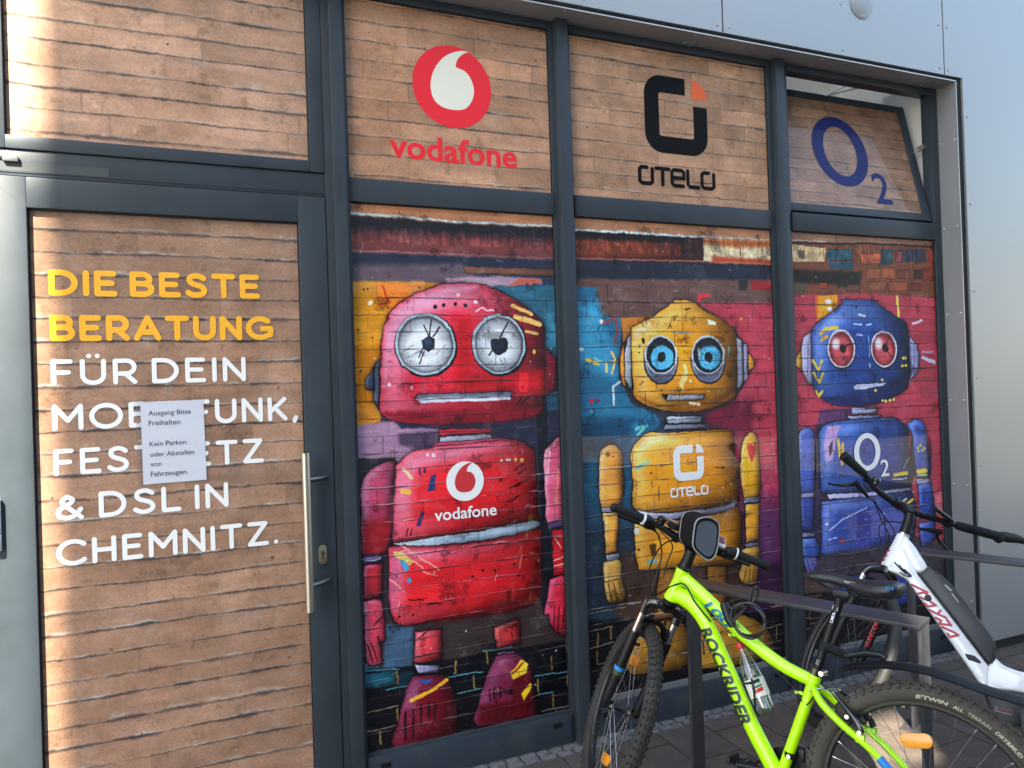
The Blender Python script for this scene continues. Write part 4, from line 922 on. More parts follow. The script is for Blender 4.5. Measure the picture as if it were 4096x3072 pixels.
# ------------------------------------------------------------------ building front: cladding, reveal, rivets
bd=thing('shop_building','grey metal clad shop building with riveted panels around a dark shopfront','building',(2.3,0,0))
CY=-.13
obj('backing',MB().box(-3.2,5.35,-.108,.02,3.262,5.2).box(4.02,6.9,-.108,.02,.0,3.262).box(3.99,4.02,-.108,.02,0,3.262),BACK,bd,sm=0)
def panel(poly,name='cladding_panel',label=None):
    return obj(name,MB().prism(poly,CY,CY+.018),PANEL,bd,label,sm=0)
P1=panel([(-3.2,3.248),(.814,3.248),(.814,4.6),(-3.2,4.6)])
P2=panel([(.822,3.248),(2.332,3.248),(2.332,4.6),(.822,4.6)])
P3=panel([(2.341,3.248),(3.851,3.248),(3.851,4.6),(2.341,4.6)])
P4=panel([(3.860,3.248),(3.999,3.248),(3.999,.06),(5.36,.06),(5.36,4.6),(3.860,4.6)])
P5=panel([(5.368,.06),(6.88,.06),(6.88,4.6),(5.368,4.6)])
rv=mesh_of(MB().lathe([(.0078,0),(.0078,.0012),(.0062,.0028),(.0034,.0038),(.0,.0041)],Matrix.Rotation(R(90),4,'X'),10),'rivet',mat('rivet grey',(.46,.46,.45),.4,metal=.6))
def rivets(par,pts,M0=lambda x,z:Matrix.Translation((x-2.3,CY,z))):
    for x,z in pts: inst('rivet',rv,par,M0(x,z))
rivets(P2,[(2.304,3.279),(2.304,3.52),(1.58,3.279),(.86,3.279)])
rivets(P3,[(2.375,3.279),(2.375,3.52),(3.098,3.517),(3.103,3.278),(3.821,3.52),(3.823,3.281),(3.098,3.76)])
rivets(P4,[(3.888,3.519),(3.888,3.281),(4.029,3.032),(4.031,2.539),(4.031,2.046),(4.031,1.553),(4.031,1.06),(4.031,.567),(4.031,.80),(4.6,3.281),(5.33,3.281)])
obj('edge_trim',MB().box(3.9445,3.9975,-.118,-.11,0,3.2465).box(-3.2,3.9975,-.1185,-.1105,3.2225,3.2462),BACK,bd,sm=0)
# soffit and reveal
S1=obj('soffit_panel',MB().box(-3.2,.72,-.130,-.004,3.2205,3.2235),REVEAL,bd,sm=0)
S2=obj('soffit_panel',MB().box(.724,2.226,-.130,-.004,3.2205,3.2235),REVEAL,bd,sm=0)
S3=obj('soffit_panel',MB().box(2.230,3.748,-.130,-.004,3.2205,3.2235),REVEAL,bd,sm=0)
S4=obj('soffit_panel',MB().box(3.752,3.938,-.130,-.004,3.2205,3.2235),REVEAL,bd,sm=0)
RV=obj('reveal_panel',MB().box(3.9395,3.9430,-.130,-.004,.02,3.2200),REVEAL,bd,sm=0)
obj('soffit_edge',MB().box(-3.2,3.9395,-.1335,-.1305,3.2200,3.2250),ALU,bd,sm=0)
obj('reveal_edge',MB().box(3.9392,3.9435,-.1332,-.1306,.02,3.2195),ALU,bd,sm=0)
rivets(S3,[(2.28,-.11),(2.28,-.03),(2.98,-.11),(2.98,-.03),(3.71,-.11),(3.71,-.03)],lambda x,y:Matrix.Translation((x-2.3,y,3.2205))@Matrix.Rotation(R(90),4,'X'))
rivets(S2,[(2.19,-.11),(2.19,-.03),(1.5,-.11),(1.5,-.03)],lambda x,y:Matrix.Translation((x-2.3,y,3.2205))@Matrix.Rotation(R(90),4,'X'))
rivets(S4,[(3.79,-.11),(3.79,-.03)],lambda x,y:Matrix.Translation((x-2.3,y,3.2205))@Matrix.Rotation(R(90),4,'X'))
rivets(RV,[(y,z) for z in (2.90,2.41,1.92,1.43,.95,.72,.3) for y in (-.112,-.03)],lambda y,z:Matrix.Translation((3.9395-2.3,y,z))@Matrix.Rotation(R(-90),4,'Z'))
vc=top('vent_cover',MB().lathe([(.076,0),(.076,.004),(.072,.006),(0,.006)],Matrix.Translation((3.241,CY-.0005,3.535))@Matrix.Rotation(R(90),4,'X'),40),mat('vent cover grey',(.36,.375,.39),.4,metal=.2),'round flat grey cover plate fixed high on the cladding','vent cover',(3.241,CY,3.535))
inst('rivet',rv,vc,Matrix.Translation((0,-.0065,-.062)))
# room behind the tilted window, left open at the top to let sky light in
rm=thing('interior_room','white plastered room seen through the gap above the tilted window','room',(3.3,.8,0))
obj('room_wall',MB().box(2.45,4.6,1.3,1.34,2.0,5.6).box(2.41,2.45,.06,1.34,2.0,5.6).box(4.6,4.64,.06,1.34,2.0,5.6).box(2.45,4.6,.06,1.3,1.96,2.0),PLAST,rm,sm=0)
obj('window_lining',MB().box(3.93,3.96,.06,.34,2.40,3.30),PLAST,rm,sm=0)
# ------------------------------------------------------------------ shopfront frame
fr=thing('shopfront_frame','dark anthracite metal frame of posts and rails dividing door and windows','window frame',(1.6,0,0))
def bar(name,x0,x1,z0,z1,y0,y1=.05,m=ANTH,bev=.003): return obj(name,MB().box(x0,x1,y0,y1,z0,z1,bev),m,fr,sm=30)
bar('post',.4615,.556,0,3.219,-.020); bar('post_cap',.4905,.5415,0,3.2195,-.046,-.0195)
bar('mullion',1.462,1.5655,0,3.219,-.012); bar('mullion_cap',1.4860,1.5430,0,3.2193,-.050,-.0115)
bar('mullion',2.6976,2.830,0,3.219,-.012); bar('mullion_cap',2.7265,2.7815,0,3.2193,-.050,-.0115)
bar('jamb',3.8865,3.939,0,3.219,-.016)
for a,b in ((.5562,1.4618),(1.5657,2.6974),(2.8302,3.8863)):
    bar('head_rail',a,b,3.182,3.2188,-.014)
    bar('transom_rail',a,b,2.3487,2.4445,-.020)
    kp=bar('kick_rail',a,b,.004,.132 if a<1 else .140,-.024,.05,ANTHK); 
    obj('glazing_bead',MB().box(a+.002,b-.002,-.010,.0,.132 if a<1 else .140,.146 if a<1 else .166,.001),mat('grey bead',(.16,.17,.18),.5) if a>1 else ANTH,fr,sm=0)
    for xx in (a+.05,b-.09): obj('drain_cap',MB().box(xx,xx+.04,-.030,-.0242,.086,.104,.002),BLK,fr,sm=0)
bar('hinge_jamb',-.78,-.672,0,3.219,-.020); bar('transom_rail',-.6718,.4612,2.3605,2.4500,-.014)
obj('drip_line',MB().box(-.67,.46,-.0168,-.0142,2.372,2.376),ANTH,fr,sm=0)
obj('removed_plate_mark',MB().box(-.72,-.29,-.0157,-.0142,2.377,2.408),mat('paler patch',(.050,.060,.066),.5,var=.2),fr,sm=0)
obj('door_stop_bracket',MB().box(-.606,-.56,-.030,-.0155,2.405,2.424,.003).tube([(-.7,-.022,2.432),(-.6,-.022,2.42)],.004,6),mat('dull bracket',(.10,.11,.11),.5,metal=.5),fr)
# ------------------------------------------------------------------ windows with printed film
def pane(par,x0,x1,z0,z1,m,ux,name='glass_pane',y=0.):
    o=obj(name,MB().ngon([(x0,y,z0),(x1,y,z0),(x1,y,z1),(x0,y,z1)]),m,par,sm=0); uvmap(o,*ux); return o
rowz=[1967-70.2*i for i in range(-8,29)]
def mural(k,x0,x1,z0,z1,base):
    c=Canvas(x0,z0,x1,z1,base,100*k)
    for o in MURAL[k]: c.op(o)
    rust(c,2195,2300,k*100+60); wear(c,k*100+70)
    rows=[z for z in rowz if z0*1000-80<z<z1*1000-330]
    w2=np.repeat(vnoise(c.h,max(8,c.w//5),16/c.px,100*k+31,3),6,axis=1)[:,:c.w]; w2=np.pad(w2,((0,0),(0,c.w-w2.shape[1])),mode='edge'); c.a*=1+w2[...,None]*.11
    c.courses([z for z in rows if z>1240],205,100*k+9,(24,22,32),(236,200,210),.95,.35,2.4,3.,.75,.03)
    c.courses([z for z in rows if z<=1240],205,100*k+19,(24,22,32),(232,206,214),.85,.72,2.2,3.,.65,.03,.6); punch(c)
    c.grain(.085,100*k+3,3.5); c.specks(70,100*k+4,[(30,24,30),(230,220,210),(30,24,30),(190,170,90)],3.5)
    return c.image('mural print %d'%k)
IM1=mural(1,.556,1.4625,.131,2.349,(60,50,60)); IM2=mural(2,1.5655,2.698,.139,2.349,(60,50,60)); IM3=mural(3,2.83,3.8865,.139,2.349,(60,50,60))
ROB={}
def clipx(P,a,b):
    for s,lim in ((1,a),(-1,b)):
        Q=[]
        for p,q in zip(P,P[1:]+P[:1]):
            pi,qi=(p[0]-lim)*s>=0,(q[0]-lim)*s>=0
            if pi: Q.append(p)
            if pi!=qi: t=(lim-p[0])/(q[0]-p[0]); Q.append((lim,p[1]+t*(q[1]-p[1])))
        P=Q
        if not P: break
    return P
def lower(k,x0,x1,z0,im,label,rlabel):
    t=thing('mural_window',label,'window',((x0+x1)/2,0,z0),'mural windows'); m=film('mural film %d'%k,im); U=(x0,z0,x1,2.349)
    pane(t,x0,x1,z0,2.349,m,U)
    rb=MB(); i=0
    for o in MURAL[k]:
        if o[0]=='f' and o[2]>=4 and o[3]>=.4:
            pl=clipx([(p[0]/1000,p[1]/1000) for p in cat(o[6]+[o[6][0]],3)[:-1]],x0+.0045,x1-.0045)
            if len(pl)>2: i+=1; rb.ngon([(p[0],-.0004-.00008*i,p[1]) for p in pl])
    r=obj('robot_print',rb,m,t,rlabel,sm=0); uvmap(r,*U); ROB[k]=t
    obj('gasket',MB().box(x0,x0+.004,-.006,-.0005,z0,2.3485).box(x1-.004,x1,-.006,-.0005,z0,2.3485).box(x0+.004,x1-.004,-.006,-.0005,2.3447,2.3485),GASK,t,sm=0)
    return t
W1=lower(1,.5562,1.4618,.132,IM1,'tall window printed with a red robot beside the door','red robot with white gauge eyes')
W2=lower(2,1.5657,2.6974,.140,IM2,'tall window printed with a yellow robot behind the green bicycle','yellow robot with blue ringed eyes')
W3=lower(3,2.8302,3.8863,.140,IM3,'tall window printed with a blue robot behind the white bicycle','blue robot with red eyes')
c=brickphoto(.556,2.444,1.462,3.183,(182,136,106),11,.0785,330,lw=3.0,wob=5); FA=film('brick film vodafone side',c.image('brick print a'))
c=brickphoto(1.565,2.444,2.698,3.183,(184,140,110),12,.0765,300,phase=20,lw=3.0,wob=5); FB=film('brick film middle',c.image('brick print b'))
c=brickphoto(2.83,2.49,3.83,3.16,(156,118,94),13,.066,330,phase=12,lw=2.8,wob=4); FC=film('brick film tilted',c.image('brick print c'),cw=.5)
def upper(x0,x1,m,label,lab2):
    t=thing('transom_window',label,'window',((x0+x1)/2,0,2.4445),'transom windows above the murals'); pane(t,x0,x1,2.4445,3.182,m,(x0,2.4445,x1,3.182))
    obj('gasket',MB().box(x0,x0+.004,-.006,-.0005,2.445,3.1815).box(x1-.004,x1,-.006,-.0005,2.445,3.1815).box(x0+.004,x1-.004,-.006,-.0005,3.178,3.1815),GASK,t,sm=0); return t
U1=upper(.5562,1.4618,FA,'upper brick print window with a red speech mark logo','vodafone'); U2=upper(1.5657,2.6974,FB,'upper brick print window with a black and orange logo','otelo')
def fl(y): return lambda a,b:(a,y,b)
def disc(mb,cx,cz,r,y,n=56): mb.ngon([(cx+r*math.cos(2*math.pi*i/n),y,cz+r*math.sin(2*math.pi*i/n)) for i in range(n)])
QM=[(1.085, 3.028), (1.053, 3.029), (1.01, 3.014), (0.971, 2.988), (0.938, 2.947), (0.919, 2.904), (0.912, 2.863), (0.917, 2.824), (0.933, 2.796), (0.967, 2.776), (1.016, 2.771), (1.059, 2.78), (1.088, 2.808), (1.104, 2.847), (1.104, 2.881), (1.089, 2.92), (1.065, 2.944), (1.029, 2.955), (1.029, 2.973), (1.038, 2.994), (1.06, 3.015)]
def quote(mb,cx,cz,s,y): mb.ngon([(cx+(p[0]-1.0095)*s,y,cz+(p[1]-2.8695)*s) for p in cat(QM+[QM[0]],3)[:-1]])
m=MB(); disc(m,1.0095,2.8695,.1755,-.0012); obj('logo_disc',m,REDV,U1,'round red logo disc',sm=0)
m=MB(); quote(m,1.0095,2.8695,1,-.0018); obj('logo_mark',m,CREAMV,U1,'white speech mark of the logo',sm=0)
m=MB(); text_on(m,'vodafone',lambda a,b:(.728+a,-.0012,2.548+b),width=.568,cap=.101,bold=.022); obj('lettering',m,REDV,U1,sm=0)
def ring_round(x0,x1,z0,z1,rad,n=6):
    o=[]
    for cx,cz,a in ((x1-rad,z1-rad,0),(x0+rad,z1-rad,90),(x0+rad,z0+rad,180),(x1-rad,z0+rad,270)): o+=[(cx+rad*math.cos(R(a+90*i/n)),cz+rad*math.sin(R(a+90*i/n))) for i in range(n+1)]
    return o
def otelo(x0,x1,z0,z1,y,par,m1,m2):
    w=(x1-x0)*.225; cx=x0+w/2; mb=MB(); h=z1-z0
    # open rounded square: outer and inner path
    r=(x1-x0)*.26; xr=x1-w/2; rc=r-w/2
    path=[(x0+(x1-x0)*.65,z1-w/2)]+arc(cx+rc,z1-w/2-rc,rc,rc,90,180,8)+arc(cx+rc,z0+w/2+rc,rc,rc,180,270,8)+arc(xr-rc,z0+w/2+rc,rc,rc,270,360,8)+[(xr,z0+h*.655)]
    n=len(path); N=[]
    for i in range(n):
        dx=path[min(i+1,n-1)][0]-path[max(i-1,0)][0];dy=path[min(i+1,n-1)][1]-path[max(i-1,0)][1]; l=math.hypot(dx,dy); N.append((-dy/l*w/2,dx/l*w/2))
    mb.add([(p[0]+q[0],y,p[1]+q[1]) for p,q in zip(path,N)]+[(p[0]-q[0],y,p[1]-q[1]) for p,q in zip(path,N)],[(i,n+i,n+i+1,i+1) for i in range(n-1)])
    obj('logo_ring',mb,m1,par,sm=0)
    a=x0+(x1-x0)*.755; bz=z0+h*.755; pr=(x1-x0)*.25; obj('logo_wedge',MB().ngon([(a,y,bz)]+[(a+pr*math.cos(R(t*9)),y,bz+pr*math.sin(R(t*9))) for t in range(11)]),m2,par,sm=0)
otelo(1.964,2.326,2.686,3.058,-.0012,U2,BLKV,ORAV)
def otext(x0,x1,z0,z1,y,par,m):
    W=x1-x0; h=z1-z0; lw=W*.043; mb=MB(); k=0; fn=lambda a,b,l:(a,y-.00004*l,b); X=lambda t:x0+lw/2+t*(W-lw); Z=lambda t:z0+lw/2+t*(h-lw)
    def ring(a,b): return [(X(a),Z(.88))]+[(X(a),Z(.12)),(X(a+.03),Z(0)),(X(b-.03),Z(0)),(X(b),Z(.12)),(X(b),Z(.93))]
    for st in (ring(0,.165)+[],[(X(0),Z(.88)),(X(.03),Z(1)),(X(.095),Z(1))],[(X(.215),Z(1)),(X(.385),Z(1))],[(X(.3),Z(1)),(X(.3),Z(0))],
        [(X(.43),Z(.5)),(X(.585),Z(.5)),(X(.585),Z(.88)),(X(.56),Z(1)),(X(.45),Z(1)),(X(.425),Z(.88)),(X(.425),Z(.12)),(X(.45),Z(0)),(X(.575),Z(0))],[(X(.64),Z(1)),(X(.64),Z(.12)),(X(.665),Z(0)),(X(.785),Z(0))],ring(.835,1),[(X(.835),Z(.88)),(X(.865),Z(1)),(X(.93),Z(1))]): k=mb.ribbon(st,lw,fn,k)
    obj('lettering',mb,m,par,sm=0)
otext(1.916,2.363,2.523,2.618,-.0012,U2,BLKV)
# chest marks on the murals
m=MB(); n_=44; qs=cat(QM+[QM[0]],3)[:-1]; 
disc(m,1.0065,1.196,.0835,-.0050); obj('logo_disc',m,WHITEV,W1,sm=0)
m=MB(); quote(m,1.0065,1.196,.476,-.0056); obj('logo_mark',m,mat('red vinyl on chest',s2l((206,44,52)),.5,coat=.4,coatr=.08),W1,sm=0)
m=MB(); text_on(m,'vodafone',lambda a,b:(.867+a,-.0050,1.041+b),width=.277,cap=.049,bold=.015); obj('lettering',m,WHITEV,W1,sm=0)
otelo(2.055,2.232,1.110,1.281,-.0050,W2,WHITEV,WHITEV); otext(2.033,2.253,1.034,1.081,-.0050,W2,WHITEV)
def ellring(mb,cx,cz,ro,rzo,ri,rzi,fn,n=48):
    a=[(cx+ro*math.cos(2*math.pi*i/n),cz+rzo*math.sin(2*math.pi*i/n)) for i in range(n)]; b=[(cx+ri*math.cos(2*math.pi*i/n),cz+rzi*math.sin(2*math.pi*i/n)) for i in range(n)]
    mb.add([fn(*p) for p in a]+[fn(*p) for p in b],[(i,(i+1)%n,n+(i+1)%n,n+i) for i in range(n)])
m=MB(); ellring(m,3.310,1.1725,.096,.102,.060,.075,fl(-.005)); obj('logo_ring',m,WHITEV,W3,sm=0)
m=MB(); text_on(m,'2',lambda a,b:(3.404+a,-.005,1.032+b),width=.064,cap=.091,bold=.012); obj('lettering',m,WHITEV,W3,sm=0)
# tilted window: hinged at the bottom, leaning into the room
TA=math.asin(.155/.71)
TM=Matrix.Translation((3.358,0,2.456))@Matrix.Rotation(-TA,4,'X')
tw=thing('tilted_window','small upper window tilted open with a blue O2 logo on brick print','window',M=TM)
def tl(mb): return mb
x0,x1=-.555,.512
obj('sash_frame',MB().box(x0,x1,-.010,.045,.0,.044,.003).box(x0,x1,-.010,.045,.690,.728,.003).box(x0,x0+.02,-.0098,.0448,.0442,.6898,.002).box(x1-.055,x1,-.0098,.0448,.0442,.6898,.002),ANTH,tw,sm=30)
o=obj('glass_pane',MB().ngon([(x0+.02,-.001,.044),(x1-.055,-.001,.044),(x1-.055,-.001,.690),(x0+.02,-.001,.690)]),FC,tw,sm=0); uvmap(o,x0+.02,.044,x1-.055,.690)
m=MB(); ellring(m,3.286-3.358,.385,.200,.212,.119,.151,lambda a,b:(a,-.0025,b)); obj('logo_ring',m,BLUV,tw,sm=0)
m=MB(); text_on(m,'2',lambda a,b:(3.476-3.358+a,-.0025,.088+b),width=.123,cap=.187,bold=.01); obj('lettering',m,BLUV,tw,sm=0)
obj('stay_arm',MB().tube([(.50,.02,.43),(.522,-.045,.435)],.006,6).box(.514,.526,-.07,-.03,.425,.455),STEEL,tw)
obj('scissor_stay',MB().box(-.20,-.05,.046,.056,.715,.727).tube([(-.16,.03,.722),(.06,-.10,.735)],.006,6).tube([(-.10,.02,.73),(-.02,-.09,.742)],.004,6),STEEL,tw)
obj('latch',MB().box(-.2,-.14,-.128,-.11,.733,.743),STEEL,tw)
# ------------------------------------------------------------------ door, transom light, notice
c=brickphoto(-.543,.10,.355,2.254,(160,124,102),21,.0795,520,px=2.2,wob=5,lw=4.6,la=.7,vd=.16,da=.95); FD=film('brick film door',c.image('brick print d'))
c=brickphoto(-.60,2.496,.407,3.19,(188,148,124),22,.0810,620,px=2.4,wob=4,lw=4.8,la=.45,vd=.3,da=.9); FT=film('brick film over door',c.image('brick print t'))
dr=thing('shop_door','dark framed glass entrance door with yellow and white lettering on brick print','door',(-.1,0,0))
obj('door_frame',MB().box(-.664,-.5417,-.024,.04,.012,2.357,.003).box(.354,.459,-.024,.04,.012,2.357,.003).box(-.5415,.3538,-.0238,.04,2.2525,2.3568,.003).box(-.5415,.3538,-.0238,.04,.012,.13,.003),ANTH,dr,sm=30)
obj('mitre_line',MB().add([(-.664,-.0243,2.357),(-.663,-.0243,2.357),(-.5415,-.0243,2.2525),(-.5425,-.0243,2.2525)],[(0,1,2,3)]).add([(.459,-.0243,2.357),(.458,-.0243,2.357),(.3538,-.0243,2.2525),(.3548,-.0243,2.2525)],[(0,1,2,3)]),GASK,dr,sm=0)
pane(dr,-.5417,.354,.13,2.2525,FD,(-.5417,.13,.354,2.2525))
obj('gasket',MB().box(-.5417,-.5367,-.012,-.0005,.13,2.2525).box(.350,.354,-.012,-.0005,.13,2.2525).box(-.5367,.350,-.012,-.0005,2.248,2.2525),GASK,dr,sm=0)
for txt,xr,z,w,m in (('DIE BESTE',.207,1.955,.0205,YELV),('BERATUNG',.254,1.797,.0205,YELV),('FÜR DEIN',.147,1.642,.0160,WHITEV),('MOBILFUNK,',.333,1.486,.0160,WHITEV),('FESTNETZ',.203,1.331,.0160,WHITEV),('& DSL IN',.072,1.174,.0160,WHITEV),('CHEMNITZ.',.245,1.016,.0160,WHITEV)):
    mb=MB(); stroke_line(mb,txt,-.488,xr,z,.092,w,-.0015); obj('lettering',mb,m,dr,txt.lower()+' in '+('yellow' if m is YELV else 'white')+' rounded capitals',sm=0)
ph=obj('pull_handle',MB().tube([(.346,-.090,.764),(.346,-.090,1.362)],.0155,20),STEEL,dr)
for z in (1.262,.863): obj('handle_bracket',MB().tube([(.352,-.090,z),(.385,-.070,z),(.428,-.024,z)],.0125,14),mat('dark steel bracket',(.16,.17,.18),.3,metal=.8),ph)
lk=obj('lock_plate',MB().prism(ring_round(.391,.422,.922,.998,.0153),-.0300,-.0242,.0015),BRASS,dr)
obj('lock_cylinder',MB().lathe([(.0085,0),(.0085,.003),(.007,.004),(0,.004)],Matrix.Translation((.4065,-.0302,.969))@Matrix.Rotation(R(90),4,'X'),20).box(.4025,.4105,-.0322,-.0302,.943,.962),mat('lock grey',(.2,.18,.15),.4,metal=.9),lk)
obj('keyhole',MB().box(.4057,.4073,-.0348,-.0343,.964,.973),GASK,lk,sm=0)
for z0,z1 in ((1.098,1.152),(1.154,1.212),(1.214,1.268)): obj('hinge',MB().lathe([(.0,0),(.0165,0),(.017,.001),(.017,z1-z0-.001),(.0165,z1-z0),(0,z1-z0)],Matrix.Translation((-.6540,-.036,z0)),20),mat('satin silver hinge',(.62,.62,.61),.6,metal=0.),dr)
obj('threshold_rail',MB().box(-.664,.459,-.03,.04,0,.0118),BLK,dr,sm=0)
tr=thing('door_transom_window','brick print window light above the entrance door','window',(-.1,0,2.45))
obj('sash_frame',MB().box(-.664,-.5988,-.022,.03,2.4525,3.219,.003).box(.4057,.4605,-.022,.03,2.4525,3.219,.003).box(-.5986,.4055,-.0218,.03,2.4525,2.4975,.003).box(-.5986,.4055,-.0218,.03,3.19,3.2185,.003),ANTH,tr,sm=30)
pane(tr,-.5986,.4055,2.4975,3.19,FT,(-.5986,2.4975,.4055,3.19))
obj('gasket',MB().box(-.5986,-.5946,-.012,-.0005,2.4975,3.19).box(.4015,.4055,-.012,-.0005,2.4975,3.19),GASK,tr,sm=0)
NM=Matrix.Translation((-.1079,-.0040,1.4285))@Matrix.Rotation(.004,4,'Y')@Matrix.Rotation(-.013,4,'Y')
nt_=thing('paper_notice','white printed paper notice in a clear punched sleeve taped over the door lettering','notice',M=NM)
def crumple(x0,x1,z0,z1,y,amp,seed,nx=16,nz=22):
    rg=np.random.default_rng(seed); mb=MB(); V=[];F=[]; h=vnoise(nz+1,nx+1,6,seed,2)
    for j in range(nz+1):
        for i in range(nx+1): V.append((x0+(x1-x0)*i/nx,y-amp*(.5+.5*float(h[j,i])),z0+(z1-z0)*j/nz))
    for j in range(nz):
        for i in range(nx): a=j*(nx+1)+i; F.append((a,a+1,a+nx+2,a+nx+1))
    return mb.add(V,F)
obj('paper',crumple(-.105,.105,-.1485,.1485,.0006,.0,1,1,1),PAPER,nt_,sm=0)
for s_,z,w in (('Ausgang Bitte',1.527,.141),('Freihalten',1.491,.104),('Kein Parken',1.416,.121),('oder Abstellen',1.378,.147),('von',1.343,.037),('Fahrzeugen.',1.307,.124)):
    mb=MB(); text_on(mb,s_,lambda a,b,z=z:(-.080+a,-.0002,z-1.4285+b),width=w,bold=.004); obj('lettering',mb,INK,nt_,sm=0)
sv=obj('plastic_sleeve',crumple(-.122,.110,-.158,.158,-.0012,.0032,5,22,30),SLEEVE,nt_,sm=60)
hol=mesh_of(MB().lathe([(.0026,0),(.0026,.0004),(0,.0004)],Matrix.Rotation(R(90),4,'X'),10),'punched_hole',mat('hole grey',(.22,.18,.15),.7))
for i in range(11): inst('punched_hole',hol,sv,Matrix.Translation((-.1145,-.0034,.125-.026*i)))
obj('punched_strip',MB().box(-.1215,-.108,-.0031,-.0028,-.155,.155),SLEEVE,sv,sm=0)
# ------------------------------------------------------------------ bike racks: bent flat steel
def rack(name,p0,p1,label):
    p0=Vector((*p0,0));p1=Vector((*p1,0)); L=(p1-p0).length; d=(p1-p0).normalized(); t=thing(name,label,'bike rack',p0,'flat steel bike racks')
    M=Matrix((( d.x,-d.y,0,p0.x),(d.y,d.x,0,p0.y),(0,0,1,0),(0,0,0,1)))
    def add(nm,mb,m=RACK): mb.v=[tuple(M@Vector(p)) for p in mb.v]; return obj(nm,mb,m,t,sm=30)
    add('post',MB().box(-.006,.006,-.045,.045,.006,.788,.0015)); add('post',MB().box(L-.006,L+.006,-.045,.045,.006,.788,.0015)); add('top_bar',MB().box(-.006,L+.006,-.056,.056,.7882,.8015,.0015))
    for x in (0,L): add('base_plate',MB().box(x-.05,x+.05,-.06,.06,.0,.0058,.001))
    return t
rack('bike_rack',(1.74,-.558),(2.075,-1.30),'flat dark steel bike rack hoop behind the green bicycle')
rack('bike_rack',(2.905,-.578),(3.240,-1.318),'flat dark steel bike rack hoop behind the white electric bicycle')
# ------------------------------------------------------------------ bicycle helpers
def bikeM(xr,yr,th,lean):
    fw=Vector((math.cos(th),math.sin(th),0)); l0=Vector((-math.sin(th),math.cos(th),0)); u0=Vector((0,0,1)); c,s=math.cos(lean),math.sin(lean); up=c*u0+s*l0; lf=c*l0-s*u0
    return Matrix(((fw.x,lf.x,up.x,xr),(fw.y,lf.y,up.y,yr),(fw.z,lf.z,up.z,0),(0,0,0,1)))
class Steer:
    def __init__(s,hx,hz,ha,hl,d):
        s.A=Vector((-math.cos(ha),0,math.sin(ha))); fp=Vector((math.sin(ha),0,math.cos(ha))); s.F=math.cos(d)*fp+math.sin(d)*Vector((0,1,0)); s.L=s.A.cross(s.F); s.HB=Vector((hx,0,hz))-s.A*hl
    def __call__(s,f,l,a): return s.HB+s.F*f+s.L*l+s.A*a
    def M(s,f,l,a):
        o=s(f,l,a); return Matrix(((s.F.x,s.L.x,s.A.x,o.x),(s.F.y,s.L.y,s.A.y,o.y),(s.F.z,s.L.z,s.A.z,o.z),(0,0,0,1)))
